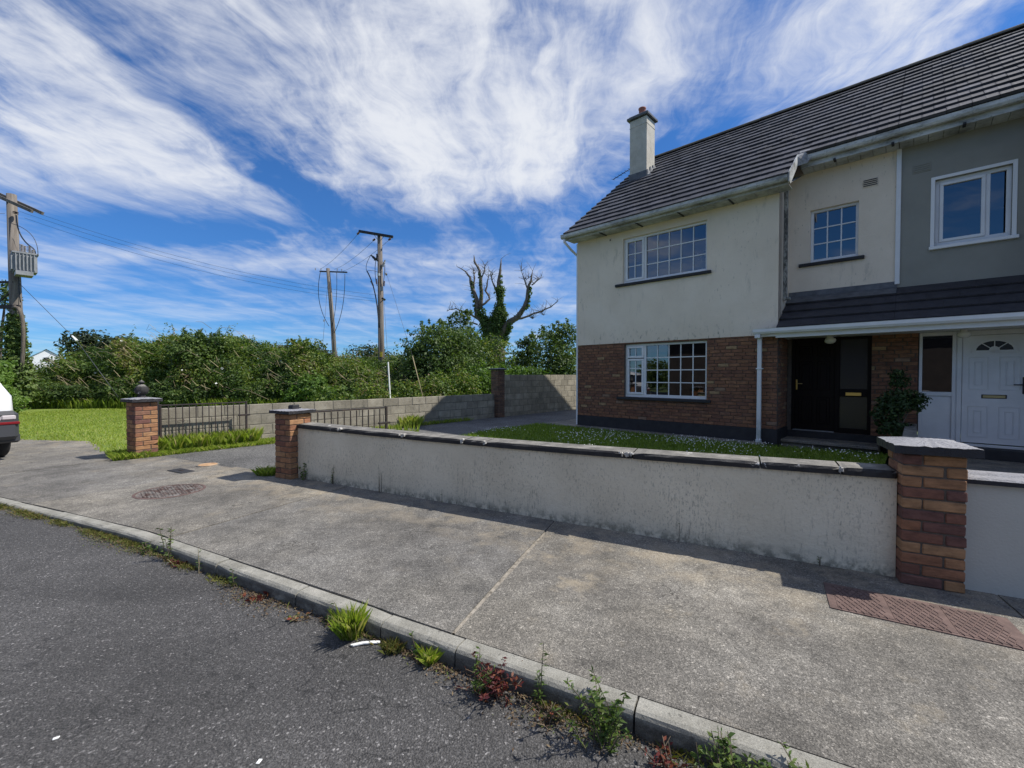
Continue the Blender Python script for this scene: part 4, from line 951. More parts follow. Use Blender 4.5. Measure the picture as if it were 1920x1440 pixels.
m = MB(); m.lathe([(.075, 0), (.06, .025), (.045, .045), (.05, .06), (.085, .075), (.1, .11), (.1, .15), (.08, .19), (.045, .225), (.022, .24), (.022, .252), (.05, .262), (.045, .275), (.015, .3), (0, .315)], 24, (-3.866, -.196, 1.035), lobes=8, la=.12); m.build('finial', 'coping_concrete', FPn, smooth=True)
nwl = thing('garden_wall', 'pale grey plaster garden wall of the neighbour beyond the nearest pillar', 'wall', WO, WR)
m = MB(); m.cbox(6.775, 16, -.005, .19, -.02, .715, .006); m.build('wall_body', 'neighbour_plaster', nwl)
for i in range(9):
    a = 6.775 + i * 1.0; m = MB(); vs = []
    pr_ = [(-.045, .716), (-.045, .745), (-.03, .757), (.03, .764), (.05, .778), (.14, .778), (.16, .764), (.2, .757), (.225, .74), (.225, .716)]
    q = len(pr_); vs = [(s, n_, z_) for s in (a + .002, a + .998) for n_, z_ in pr_]; m.add(vs, [(j, (j + 1) % q, q + (j + 1) % q, q + j) for j in range(q)] + [tuple(range(q - 1, -1, -1)), tuple(range(q, 2 * q))]); m.build('coping_stone', 'cap_concrete', nwl)
dv = thing('garden_wall', 'low rendered dividing wall between the two front gardens behind the nearest pillar', 'wall', HO, HR)
m = MB(); m.box(6.72, 6.84, -4.6, .88, 0, .5); m.build('wall_body', 'garden_wall_plaster', dv)
for i in range(6): MB().cbox(6.7, 6.86, -4.6 + i * .91 + .002, -4.6 + i * .91 + .9, .501, .545, .008).build('coping_stone', 'coping_concrete', dv)

# block wall by the driveway
blk = thing('block_wall', 'low bare concrete block wall running beside the driveway', 'wall', HO, HR)
BL = MB().cbox(0, .44, 0, .1, 0, .205, .007, jit=.002).mesh('block', 'concrete_block')
MB().box(-3.545, -3.456, -8.62, .2, -.1, .8).build('mortar_core', 'block_mortar', blk)
for k in range(4):
    y = -8.65 - (.225 if k % 2 else 0)
    while y < .05:
        a, b = max(y, -8.65), min(y + .44, .2)
        if b - a > .06: link('block', BL, blk, (-3.45 + random.uniform(-.004, .004), a + .003, -.06 + k * .2225), (0, 0, R(90)), scale=((b - a - .004) / .44, 1, 1 if k < 3 else .98))
        y += .45
bpl = thing('brick_pier', 'tall weathered brick pier between low and high block walls', 'pillar', HO, HR)
pillar(bpl, -3.62, .2, -.05, 22, PBO); cap(bpl, -3.62, .2, 1.605, .045, .045, .02)
tbw = thing('block_wall', 'high block wall in shade beside the house gable', 'wall', HO, HR)
MB().box(-3.545, -3.456, .54, 11.5, -.1, 1.4).build('mortar_core', 'block_mortar', tbw)
for k in range(7):
    y = .54 - (.225 if k % 2 else 0)
    while y < 11.4:
        a, b = max(y, .54), min(y + .44, 11.5)
        if b - a > .06: link('block', BL, tbw, (-3.45 + random.uniform(-.004, .004), a + .003, -.08 + k * .2195), (0, 0, R(90)), scale=((b - a - .004) / .44, 1, 1))
        y += .45
# ------------------------------------------------------------------ iron gates, both open
def gate(label, x, y, rz, n=12, Lg=1.42):
    t = thing('iron_gate', label, 'gate', hw(x, y), HR + rz, 'open driveway gates')
    MB().cbox(0, Lg, -.012, .012, .866, .89, .003).build('rail', 'rusty_iron', t); MB().cbox(0, Lg, -.012, .012, .09, .115, .003).build('rail', 'rusty_iron', t)
    for q in (0, Lg - .035): MB().cbox(q, q + .035, -.018, .018, .05, .9, .003).build('stile', 'rusty_iron', t)
    for i in range(n):
        u = .035 + (Lg - .07) * (i + 1) / (n + 1); MB().box(u - .007, u + .007, -.007, .007, .115, .86).build('bar', 'rusty_iron', t)
    for u in (.035 + (Lg - .07) * 3 / (n + 1), .035 + (Lg - .07) * 10 / (n + 1)):
        for zc in (.42, .56):
            s_ = MB()
            for sg in (-1, 1):
                pts = [(u + sg * (.012 + .034 * (1 - math.cos(a)) ), .0, zc + .03 * math.sin(a) * (1 - a / 9)) for a in np.linspace(0, 5.2, 12)]
                s_.tube(pts, .004, 4)
            s_.build('scroll', 'rusty_iron', t)
    MB().cbox(Lg - .16, Lg + .05, -.022, .022, .6, .635, .004).build('latch', 'rusty_iron', t)
    MB().tube([(-.03, 0, -.1), (-.03, 0, .96)], .03, 8).build('hanging_post', 'black_paint', t)
    return t
gate('rusty iron gate leaf standing open against the low block wall in tall grass', -3.22, -8.6, R(90))
gate('open iron gate leaf hung on the pillar with the broken stub', .22, -7.44, R(90))

# ------------------------------------------------------------------ covers in the ground
mc = thing('manhole_cover', 'round rusty manhole cover set in the pavement', 'manhole', (-4.21, 5.33, .002))
MB().lathe([(.36, -.03), (.36, .002), (.33, .004), (.33, -.03)], 40).build('frame', 'cast_iron_rust', mc)
m = MB(); m.lathe([(.315, -.03), (.315, 0.001), (.0, .002)], 40)
for i in range(-6, 7):
    for j in range(-6, 7):
        x, y = i * .046, j * .046
        if x * x + y * y < .085: m.box(x - .015, x + .015, y - .009, y + .009, .001, .008) if (i + j) % 2 else m.box(x - .009, x + .009, y - .015, y + .015, .001, .008)
m.build('lid', 'manhole_fill', mc)
cc = thing('chamber_cover', 'long reddish iron chamber cover with diamond tread by nearest pillar', 'manhole cover', (2.0, 2.64, .003), WR - R(3))
m = MB(); m.box(-.04, .84, -.02, .36, -.02, .001); m.build('frame', 'cast_iron_rust', cc)
for q in range(3):
    m = MB(); a = .0 + q * .27; m.box(a + .002, a + .266, .0, .34, -.01, .003)
    for i in range(7):
        for j in range(9):
            x, y = a + .02 + i * .036 + (.018 if j % 2 else 0), .02 + j * .037
            if x < a + .25: m.add([(x - .016, y, .0032), (x, y - .033, .0032), (x + .016, y, .0032), (x, y + .033, .0032), (x - .0135, y, .0065), (x, y - .028, .0065), (x + .0135, y, .0065), (x, y + .028, .0065)], [(4, 5, 6, 7), (0, 1, 5, 4), (1, 2, 6, 5), (2, 3, 7, 6), (3, 0, 4, 7)])
    m.build('plate', 'cast_iron_rust', cc)
rc = thing('valve_cover', 'small round rusty orange cover at the driveway mouth', 'cover', (-4.84, 6.89, .004))
m = MB(); m.lathe([(.13, -.03), (.13, .008), (.11, .012), (0, .013)], 24); m.build('lid', 'rust_orange', rc)
MB().lathe([(.16, -.03), (.155, .004), (.13, .006)], 24).build('collar', 'pavement_concrete', rc)
vc = thing('valve_cover', 'small dark rectangular cover in the pavement before the driveway', 'cover', (-4.94, 6.46, .003), WR)
m = MB(); m.cbox(-.2, .2, -.09, .09, -.02, .005, .003); m.build('lid', 'black_paint', vc); MB().cbox(-.06, .06, -.012, .012, .005, .011, .002).build('lifting_bar', 'rusty_iron', vc)
bt = tag(MB().add([(0, 0, .004), (.06, .012, .006), (.13, .014, .005), (.16, .006, .006), (.16, -.012, .005), (.07, -.008, .007), (.015, -.016, .004), (.0, -.008, .004)] + [(x, y, z + .006) for x, y, z in [(0, 0, .004), (.06, .012, .006), (.13, .014, .005), (.16, .006, .006), (.16, -.012, .005), (.07, -.008, .007), (.015, -.016, .004), (.0, -.008, .004)]],
     [tuple(range(7, -1, -1)), tuple(range(8, 16))] + [(i, (i + 1) % 8, 8 + (i + 1) % 8, 8 + i) for i in range(8)]).build('plastic_knife', 'white_plastic', None, (-.91, 2.425, -.098), (0, 0, R(8))), 'white plastic strip lying on the road below the grass tuft', 'litter')
for i, (x, y, lab) in enumerate([(-1.92, 1.8, 'white paper scrap on the road at bottom left of view'), (-1.0, 1.69, 'pale scrap on the road nearest the bottom edge')]):
    tag(MB().cbox(-.011, .01, -.006, .007, 0, .003, .001, jit=.0015).build('paper_scrap', 'white_plastic', None, (x, y, -.099), (0, 0, .5 + i)), lab, 'litter')

# ================================================================== plants
def weed(name, label, cat, loc, stems, hgt, spread, nl, lsz, mats, asp=.35, group=None):
    """upright weed: thin bent stems carrying leaves all the way up"""
    t = thing(name, label, cat, loc, 0, group); sm = MB(); C = []; O = []
    for i in range(stems):
        a = random.uniform(0, 6.28); h = hgt * random.uniform(.45, 1.0); b = spread * random.uniform(.2, 1)
        p0 = Vector((random.gauss(0, spread * .2), random.gauss(0, spread * .2), -.01)); p1 = p0 + Vector((math.cos(a) * b * .4, math.sin(a) * b * .4, h * .55)); p2 = p0 + Vector((math.cos(a) * b, math.sin(a) * b, h))
        sm.tube([p0, p1, p2], [.0035, .0025, .0015], 4)
        for k in range(nl):
            u = random.uniform(.05, 1); q = p0.lerp(p1, u * 2) if u < .5 else p1.lerp(p2, u * 2 - 1)
            d = Vector((random.gauss(0, 1), random.gauss(0, 1), .35)).normalized(); C.append(q + d * lsz * .45); O.append(d)
    sm.build('stem', 'dry_stem' if 'dry' in label else mats[1], t) if mats[1] != 'weed_green' else sm.build('stem', 'twig', t)
    C = np.array([tuple(c) for c in C]); O = np.array([tuple(c) for c in O]); n = len(C)
    tt = rng.normal(size=(n, 3)) * .5; L = (lsz * rng.uniform(.6, 1.3, n))[:, None]
    sd = np.cross(O, rng.normal(size=(n, 3))); sd /= np.linalg.norm(sd, axis=1, keepdims=True)
    V = np.stack([C - O * L * .5, C + sd * L * asp * .5, C + O * L * .5 - np.array([0, 0, 1]) * L * .12, C - sd * L * asp * .5], 1)
    link('foliage', quads_mesh('foliage', V, rng.uniform(0, 1, n), mats[0]), t); return t
def tuft(label, loc, n, h, spread, group=None, mat='grass_blade', wd=.006, lean=.8):
    a = rng.uniform(0, 6.283, n); r = spread * np.sqrt(rng.uniform(0, 1, n)); P = np.stack([r * np.cos(a), r * np.sin(a) * .8, 0 * a - .005], 1)
    B1 = blades(P, h, wd, lean)
    o = link('grass_tuft', quads_mesh('grass_tuft', B1, rng.uniform(0, 1, n), mat), None, loc); return tag(o, label, 'grass', group)
kz = lambda s: road_z(s)
def kp(s, n, dz=0): v = ww(s, n, 0); return (v.x, v.y, road_z(s) + dz)
KG = 'weeds along the kerb'
tuft('bright green grass tuft growing against the kerb above the white strip', kp(3.44, -2.17), 520, .15, .06, KG, wd=.0026, lean=.55)
tuft('small faded grass tuft by the kerb right of the white strip', kp(3.76, -2.16), 260, .06, .05, KG, mat='moss', wd=.0025)
tuft('green and brown tuft by the kerb joint', kp(4.0, -2.15), 160, .08, .03, KG, wd=.0025)
weed('weed', 'tall leafy willowherb weed at the far bend of the kerb', 'weed', kp(1.33, -2.14), 4, .3, .06, 26, .034, ('weed_green', 'twig'), .3, KG)
weed('weed', 'low thistle seedling left of the tall willowherb', 'weed', kp(1.0, -2.15), 7, .11, .08, 9, .034, ('weed_green', 'twig'), .3, KG)
weed('weed', 'thin dry yellow weed right of the tall willowherb', 'weed', kp(1.76, -2.14), 2, .22, .03, 10, .03, ('weed_green', 'dry_stem'), .3, KG)
weed('weed', 'red leaved weed between willowherb and dry weed', 'weed', kp(1.5, -2.16), 6, .07, .07, 7, .035, ('weed_red', 'twig'), .5, KG)
weed('weed', 'slim green weed before the red leaf clump', 'weed', kp(2.22, -2.14), 2, .19, .03, 12, .035, ('weed_green', 'twig'), .3, KG)
weed('weed', 'flattened crimson weed on the road by the kerb', 'weed', kp(2.55, -2.17), 7, .035, .09, 7, .045, ('weed_red', 'twig'), .45, KG)
weed('weed', 'brown withered weed left of the bright grass tuft', 'weed', kp(3.0, -2.2), 7, .045, .1, 8, .03, ('litter', 'twig'), .5, KG)
weed('weed', 'dark red leafy clump spilling from the kerb onto the road', 'weed', kp(4.42, -2.17), 26, .17, .17, 18, .03, ('weed_red', 'twig'), .38, KG)
weed('weed', 'green stems rising out of the dark red clump', 'weed', kp(4.36, -2.2), 7, .2, .09, 16, .032, ('weed_green', 'twig'), .35, KG)
weed('weed', 'single tall slender weed rising over the kerb right of the red clump', 'weed', kp(4.63, -2.13), 2, .36, .03, 34, .034, ('weed_green', 'twig'), .22, KG)
weed('weed', 'bushy sow thistle at the kerb joint, largest kerb weed', 'weed', kp(4.96, -2.2), 17, .26, .15, 34, .034, ('weed_green', 'twig'), .28, KG)
weed('weed', 'leafy green weed patch nearest the bottom edge of view', 'weed', kp(5.42, -2.2), 18, .2, .15, 26, .032, ('weed_green', 'twig'), .35, KG)
weed('weed', 'second leafy weed at bottom edge with narrow shoots', 'weed', kp(5.65, -2.2), 15, .2, .13, 24, .032, ('weed_green', 'twig'), .3, KG)
tag(MB().add([(-.05, -.012, .004), (.0, -.02, .014), (.05, -.006, .004), (.055, .008, .005), (.0, .014, .02), (-.05, .01, .006)], [(0, 1, 4, 5), (1, 2, 3, 4)]).build('dead_leaf', 'cast_iron_rust', None, (.72, 1.72, -.095), (0, 0, 2.4)), 'curled red brown dead leaf at the kerb foot near bottom edge', 'leaf')
weed('weed', 'rusty brown dying weed below the slender tall weed', 'weed', kp(4.72, -2.2), 12, .09, .11, 12, .026, ('litter', 'twig'), .4, KG)
weed('weed', 'small red leaved seedling between the two bottom edge weeds', 'weed', kp(5.2, -2.21), 9, .09, .09, 10, .028, ('weed_red', 'twig'), .4, KG)
weed('weed', 'short green weed just left of the kerb joint tuft', 'weed', kp(3.9, -2.13), 5, .13, .05, 14, .028, ('weed_green', 'twig'), .3, KG)
weed('weed', 'wispy green weed between bright grass tuft and withered brown weed', 'weed', kp(3.2, -2.14), 4, .14, .05, 12, .026, ('weed_green', 'twig'), .3, KG)
WG = 'weeds at the foot of the plaster wall'
def wp(s, n=-.02): v = ww(s, n, 0); return (v.x, v.y, 0)
weed('weed', 'dark ivy like weed climbing the wall beside the stub pillar', 'weed', wp(.2, -.03), 6, .3, .12, 12, .04, ('leaf_ivy', 'twig'), .6, WG)
weed('weed', 'thin weed at wall foot second from the stub pillar', 'weed', wp(.72), 3, .34, .04, 14, .03, ('leaf_ivy', 'twig'), .35, WG)
weed('weed', 'pair of tall bare dark stems against the plaster wall', 'weed', wp(1.58), 3, .46, .05, 3, .02, ('leaf_ivy', 'twig'), .3, WG)
weed('weed', 'single short dark stem at the wall foot mid wall', 'weed', wp(2.5), 1, .2, .01, 2, .02, ('leaf_ivy', 'twig'), .3, WG)
weed('weed', 'single dark stem on plaster wall near its right half', 'weed', wp(5.0), 1, .2, .01, 2, .02, ('leaf_ivy', 'twig'), .3, WG)
weed('weed', 'small sprout at wall foot close to nearest pillar', 'weed', wp(6.0), 2, .1, .02, 5, .02, ('leaf_ivy', 'twig'), .4, WG)
tuft('dark shaded grass clump at left foot of the stub pillar', (*ww(-.55, -.05).xy, 0), 650, .1, .17, WG, wd=.004)
# litter and moss along the kerb channel
n = 26000; s = rng.uniform(-3.5, 7, n); keep = (np.sin(s * 2.1) + np.sin(s * 5.3 + 1) + rng.normal(0, .6, n)) > -.3
s = s[keep]; n = len(s); off = np.abs(rng.normal(0, .045, n)) * (1 + .8 * np.sin(s * 3.1)); wx = np.array([tuple(ww(a, kerb_n(a) - .11 - b, 0)) for a, b in zip(s, off)]); wx[:, 2] = [road_z(a) + .004 for a in s]; wx[:, 2] += rng.uniform(0, .012, n)
V = leaves(wx, np.tile([0, 0, 1.], (n, 1)), np.full(n, .0125), .4, .6, .9)
tl = rng.uniform(0, .45, n) + np.where(s < 1.2, rng.uniform(.3, .45, n), rng.uniform(0, .25, n)) + np.where(rng.uniform(0, 1, n) > .97, .4, 0)
link('kerb_litter', quads_mesh('kerb_litter', V, np.clip(tl, 0, 1), 'litter'), kind='stuff')
n = 9000; s = np.concatenate([rng.uniform(-5, 1.7, 6000), rng.uniform(1.7, 6.5, 3000)]); s = s[np.sin(s * 4.1) + np.sin(s * 9.7) + rng.normal(0, .5, n) > np.where(s > 1.7, .9, -.4)]; n = len(s); wx = np.array([tuple(ww(a, kerb_n(a) - .11 - abs(random.gauss(0, .035)), 0)) for a in s]); wx[:, 2] = [road_z(a) for a in s]
link('kerb_moss', quads_mesh('kerb_moss', blades(wx, .034, .0035, 1.0), rng.uniform(.1, 1, n), 'moss'), kind='stuff')

# grass: verge, lawn, driveway edges
n = 90000; P = np.zeros((n, 3)); c = 0
sx = rng.uniform(-19, -3.8, n * 2); sn = rng.uniform(-.8, 17, n * 2)
lo = np.interp(sx, [-19, -14, -8.6, -7.07, -6.2, -5.3, -4.3, -3.75], [-2.8, -1.75, -.45, .1, -.05, -.3, -.42, -.35]); ok = (sn > lo - .05) & (rng.uniform(0, 1, n * 2) < 1.15 - sn * .045)
sx, sn = sx[ok][:n], sn[ok][:n]; ce, se = math.cos(WR), math.sin(WR)
P = np.stack([WO.x + sx * ce - sn * se, WO.y + sx * se + sn * ce, 0 * sx - .01], 1)
HH = np.stack([(P[:, 0] - HO.x) * math.cos(HR) + (P[:, 1] - HO.y) * math.sin(HR), -(P[:, 0] - HO.x) * math.sin(HR) + (P[:, 1] - HO.y) * math.cos(HR)], 1)
P = P[HH[:, 0] < -3.6]
link('grass', quads_mesh('grass', blades(P, .045, .012, .8), np.clip(rng.normal(.58, .2, len(P)), 0, 1), 'grass_blade'), kind='stuff')
def inpoly(x, y, poly):
    r = np.zeros(len(x), bool); j = len(poly) - 1
    for i in range(len(poly)):
        (xi, yi), (xj, yj) = poly[i], poly[j]; r ^= ((yi > y) != (yj > y)) & (x < (xj - xi) * (y - yi) / (yj - yi + 1e-12) + xi); j = i
    return r
def h2w(x, y, z): c_, s_ = math.cos(HR), math.sin(HR); return np.stack([HO.x + x * c_ - y * s_, HO.y + x * s_ + y * c_, np.full(len(x), z) if np.isscalar(z) else z], 1)
n = 60000; lx = rng.uniform(-.95, 6.5, n); ly = rng.uniform(-7.2, -.1, n); k = inpoly(lx, ly, LAWN); lx, ly = lx[k], ly[k]
link('lawn_grass', quads_mesh('lawn_grass', blades(h2w(lx, ly, .05), .06, .007, .6), np.clip(rng.normal(.2, .2, len(lx)), 0, 1), 'grass_blade'), kind='stuff')
n = 3700; lx = rng.uniform(-.9, 6.4, n); ly = -.5 - np.abs(rng.normal(0, 2.6, n)); cl = np.sin(lx * 2.3 + ly * 1.1) + np.sin(lx * .9 - ly * 2.7 + 2) + rng.normal(0, .7, n) + np.where(lx < 1.2, -1.0, -.1) > 0
k = inpoly(lx, ly, LAWN) & cl; lx, ly = lx[k], ly[k]; Pd = h2w(lx, ly, .05 + rng.uniform(.05, .1, len(lx)))
link('daisies', quads_mesh('daisies', leaves(Pd, np.tile([-.2, -.5, 1.], (len(Pd), 1)), np.full(len(Pd), .021), 1.0, .7, .35), np.zeros(len(Pd)), 'petal_white'), kind='stuff')
# long grass by the open gate, pillar feet and the block wall
def strip(name, x0, x1, y0, y1, z, n, h, wd=.01, lean=.5):
    lx = rng.uniform(x0, x1, n); ly = rng.uniform(y0, y1, n); link(name, quads_mesh(name, blades(h2w(lx, ly, z), h, wd, lean), np.clip(rng.normal(.5, .25, n), 0, 1), 'grass_blade'), kind='stuff')
strip('long_grass', -3.42, -2.9, -8.75, -6.2, -.01, 6500, .09, .006, 1.0)
strip('tall_grass', -3.42, -3.1, -8.7, -7.0, -.01, 2100, .3, .0038, .55)
strip('wall_foot_grass', -3.42, -3.22, -6.4, -1, .02, 1500, .1, .008, .8)
strip('pillar_grass', -3.5, -2.9, -9.25, -8.75, -.01, 1700, .12, .007, .8)
tuft('weedy grass clump at foot of low block wall near the shadow edge', tuple(hw(-3.25, -3.2, .02)), 420, .28, .25, 'clumps by the block wall', wd=.007, lean=.7)
tuft('pale seeding grass heads at lawn corner behind the plaster wall', tuple(hw(-.6, -5.1, .04)), 130, .42, .3, 'clumps by the block wall', wd=.007, lean=.25)
# ------------------------------------------------------------------ shrubs and trees
def lumps(cs, n):
    """points and outward directions spread through a set of ellipsoids (cx,cy,cz,rx,ry,rz)"""
    cs = np.array(cs, float); wgt = cs[:, 3] * cs[:, 5] + cs[:, 4] * cs[:, 5]; idx = rng.choice(len(cs), n, p=wgt / wgt.sum())
    d = rng.normal(size=(n, 3)); d /= np.linalg.norm(d, axis=1, keepdims=True)
    f = 1 - .55 * rng.uniform(0, 1, n) ** 1.8
    wob = 1 + .16 * np.sin(d[:, 0] * 7 + idx) * np.sin(d[:, 1] * 6 + idx * 2.1) + .12 * np.sin(d[:, 2] * 9 + idx * 1.3)
    return cs[idx, :3] + d * cs[idx, 3:] * (f * wob)[:, None], d
def tree(name, label, cat, base, cs, n, lsz, mat, trunk=None, group=None, bias=0, trunkmat='bark', sprigs=0):
    t = thing(name, label, cat, base, 0, group)
    C, O = lumps(cs, n)
    if sprigs:                                          # loose shoots standing out of the outline
        cs_ = np.array(cs)
        for i in range(sprigs):
            c = cs_[rng.integers(len(cs_))]; d = rng.normal(size=3); d[2] = abs(d[2]) + .3; d /= np.linalg.norm(d)
            L = rng.uniform(.1, .35) * c[5]; q = c[:3] + d * c[3:] ; k = 26; u = rng.uniform(0, 1, k)[:, None]
            C = np.concatenate([C, q + d * L * u * 1.6 + rng.normal(0, .05, (k, 3))]); O = np.concatenate([O, np.tile(d, (k, 1))])
    k = C[:, 2] > .02; C, O = C[k], O[k]; n = len(C)
    tint = np.clip(.42 + .22 * np.sin(C[:, 0] * 1.9 + C[:, 2] * 1.3) * np.sin(C[:, 1] * 2.3 + 1) + rng.normal(0, .2, n) + bias, 0, 1)
    link('crown', quads_mesh('crown', leaves(C, O, np.full(n, lsz), .62, .45), tint, mat), t)
    if trunk is None:
        cs_ = np.array(cs); trunk = [[(0, 0, -.1), (cs_[0, 0] * .5, cs_[0, 1] * .5, cs_[0, 2] * .6), tuple(cs_[0, :3])]]
        for c in cs_[1:6]: trunk.append([(0, 0, .3), tuple(c[:3] * np.array([.5, .5, .7])), tuple(c[:3])])
    m = MB()
    for i, p in enumerate(trunk): r0 = .05 if i else .09; m.tube(p, list(np.linspace(r0, r0 * .35, len(p))), 6)
    m.build('trunk', trunkmat, t); return t
def blobtree(h, r, k, low=.3, seed=0):
    q = np.random.default_rng(seed); cs = []
    for i in range(k):
        z = h * (low + (1 - low) * (i + .5) / k); rr = r * (1 - .55 * ((z / h - .4) / .6) ** 2 if z / h > .4 else .95); a = q.uniform(0, 6.28); e = rr * q.uniform(.2, .6)
        s_ = rr * q.uniform(.5, .75); cs.append((math.cos(a) * e, math.sin(a) * e, min(z, h - s_ * .6), s_, s_, s_ * q.uniform(.6, .85)))
    return cs
# bramble bank
bases = [(.0, .0)]; cs = []; q = np.random.default_rng(3)
topx = [-26, -23, -22, -21, -20, -18.5, -16.2, -14.4, -12.6, -10.8, -9.3, -7.7, -6.7, -5.9, -4.2]
toph = [1.2, 1.2, 1.7, 2.15, 2.75, 3.15, 2.85, 3.0, 2.7, 2.2, 2.35, 2.4, 2.25, 1.6, 1.3]
for i in range(300):
    x = q.uniform(-24, -4.3); y = 19.3 + q.uniform(0, 1) ** 1.3 * 5.5 + max(0, (-x - 14)) * .05; hmax = (np.interp(x, topx, toph) + .28 * math.sin(x * 1.7) + .2 * math.sin(x * 3.9 + 1)) * min(1, .32 + (y - 18.8) / 2.7)
    r = q.uniform(.35, .8); z = q.uniform(.1, max(.3, hmax - r * .5)) if q.uniform() < .35 else hmax - r * .6
    cs.append((x, y, max(z, .2), r * 1.25, r, r * .72))
for i in range(130):
    x = -24 + 20 * i / 130 + q.uniform(-.2, .2); cs.append((x, 19.2 + q.uniform(0, .9), q.uniform(.15, .9), q.uniform(.5, .8), q.uniform(.4, .6), q.uniform(.4, .55)))
N_ = 360000; C, O = lumps(cs, N_); k = (C[:, 2] > .0) ; C, O = C[k], O[k]
pt = .44 + .17 * np.sin(C[:, 0] * .9 + C[:, 2] * 1.7) + .16 * np.sin(C[:, 0] * 2.3 + C[:, 1] * 1.7 + C[:, 2]) + .1 * np.sin(C[:, 0] * 5.1 + C[:, 2] * 4) + rng.normal(0, .17, len(C))
link('bramble_thicket', quads_mesh('bramble_thicket', leaves(C, O, np.full(len(C), .092), .6, .4, .8), np.clip(pt, 0, 1), 'leaf_bramble'), kind='stuff')
hf = [(-23.5 + i * .72 + q.uniform(-.3, .3), 18.9 + q.uniform(-.1, .5), q.uniform(.2, .75), q.uniform(.45, .8), q.uniform(.35, .55), q.uniform(.35, .7)) for i in range(27)]
C2, O2 = lumps(hf, 42000); k = C2[:, 2] > 0; C2, O2 = C2[k], O2[k]
link('hedge_foot_growth', quads_mesh('hedge_foot_growth', leaves(C2, O2, np.full(len(C2), .1), .62, .45), np.clip(.35 + .2 * np.sin(C2[:, 0] * 2.1) + rng.normal(0, .2, len(C2)), 0, 1), 'leaf_green'), kind='stuff')
ex_ = [(q.uniform(-46, -24.5), 19.6 + q.uniform(0, 4), q.uniform(.3, 2.2), q.uniform(.7, 1.2), q.uniform(.6, .9), q.uniform(.5, .9)) for i in range(110)]
C2, O2 = lumps(ex_, 60000); k = C2[:, 2] > 0; C2, O2 = C2[k], O2[k]
link('bramble_thicket', quads_mesh('bramble_thicket', leaves(C2, O2, np.full(len(C2), .14), .6, .4, .6), np.clip(.44 + .2 * np.sin(C2[:, 0] * 1.3) + rng.normal(0, .18, len(C2)), 0, 1), 'leaf_bramble'), kind='stuff')
m = MB()
for i in range(650):
    c = cs[rng.integers(len(cs))]; x, y, z = c[0] + rng.normal(0, .4), c[1] - c[4] * .9 + rng.normal(0, .2), c[2] + rng.uniform(-.2, .6); a = rng.uniform(-1, 1); L = rng.uniform(.4, 1.5)
    m.tube([(x, y, z), (x + a * L * .5, y - .15, z + L * .25), (x + a * L, y - .1, z + L * rng.uniform(-.15, .35))], [.012, .009, .005], 3)
m.build('bramble_canes', 'dry_stem', kind='stuff')
k = rng.choice(len(C), 260); link('bramble_blossom', quads_mesh('bramble_blossom', leaves(C[k] + O[k] * .12, O[k], np.full(260, .1), 1, .7), np.zeros(260), 'petal_white'), kind='stuff')
# loose shoots along the crest
cr = []; co = []
for i in range(150):
    c = cs[rng.integers(300)]; L = rng.uniform(.25, .75); a = rng.normal(0, .25); k = 22; u = rng.uniform(0, 1, k)[:, None]
    cr.append(np.array([c[0], c[1], c[2] + c[5] * .8]) + np.array([a, 0, 1.]) * L * u + rng.normal(0, .045, (k, 3))); co.append(np.tile([0, -.3, 1.], (k, 1)))
cr = np.concatenate(cr); co = np.concatenate(co)
link('bramble_shoots', quads_mesh('bramble_shoots', leaves(cr, co, np.full(len(cr), .1), .5, .3), rng.uniform(.3, .85, len(cr)), 'leaf_bramble'), kind='stuff')
# rough grass at the foot of the bank
n = 9000; X = np.stack([rng.uniform(-26, -4, n), 18.6 + np.abs(rng.normal(0, .5, n)), np.full(n, -.02)], 1)
link('bank_foot_grass', quads_mesh('bank_foot_grass', blades(X, .42, .03, .4), np.clip(rng.normal(.35, .2, n), 0, 1), 'grass_blade'), kind='stuff')
n = 1500; X = np.stack([rng.uniform(-9, -3.9, n), rng.uniform(15.5, 19, n), np.full(n, -.02)], 1)
SG = 'shrubs growing behind the block walls'
tree('shrub', 'fresh green rounded bush at the foot of the bramble bank left of the middle pole', 'shrub', (-8.6, 18.6, 0), [(0, 0, .7, .8, .6, .7), (.5, .1, .5, .6, .5, .5), (-.5, 0, .45, .6, .5, .5), (.1, .2, 1.1, .5, .4, .4)], 5200, .11, 'leaf_bright', sprigs=20)
tree('shrub', 'taller green bush standing in the middle of the bramble bank', 'shrub', (-14.6, 20.2, 0), blobtree(3.4, 1.3, 10, .2, 31), 6500, .12, 'leaf_green', sprigs=40, bias=.1)
tree('shrub', 'yellowish green bush on the crest of the bank near the two poles', 'shrub', (-9.9, 20.6, 0), blobtree(3.0, 1.5, 10, .2, 33), 6500, .12, 'leaf_bramble', sprigs=40, bias=.12)
tree('shrub', 'large dark hawthorn bush right of the middle electricity pole', 'shrub', (-3.2, 20.5, 0), blobtree(3.7, 2.3, 22, .1, 5), 15000, .13, 'leaf_green', group=SG, bias=-.05, sprigs=40)
tree('shrub', 'loose sapling topping the bushes left of the dead tree', 'shrub', (-4.4, 20.0, 0), blobtree(2.9, .9, 10, .1, 6), 4500, .11, 'leaf_green', group=SG, sprigs=40, bias=.1)
tree('shrub', 'young tree leaning above the dark hawthorn bush', 'shrub', (-2.7, 22.5, 0), blobtree(4.7, 1.2, 12, .35, 9), 5500, .12, 'leaf_green', group=SG, sprigs=50)
tree('shrub', 'light green bush in front of the dead tree', 'shrub', (-1.3, 23.0, 0), blobtree(3.5, 1.8, 16, .1, 8), 9000, .13, 'leaf_bramble', group=SG, sprigs=30, bias=.05)
tree('shrub', 'narrow pointed bush between dead tree and house', 'shrub', (.75, 22.5, 0), blobtree(3.4, .95, 12, .1, 12), 6000, .12, 'leaf_green', group=SG, sprigs=40)
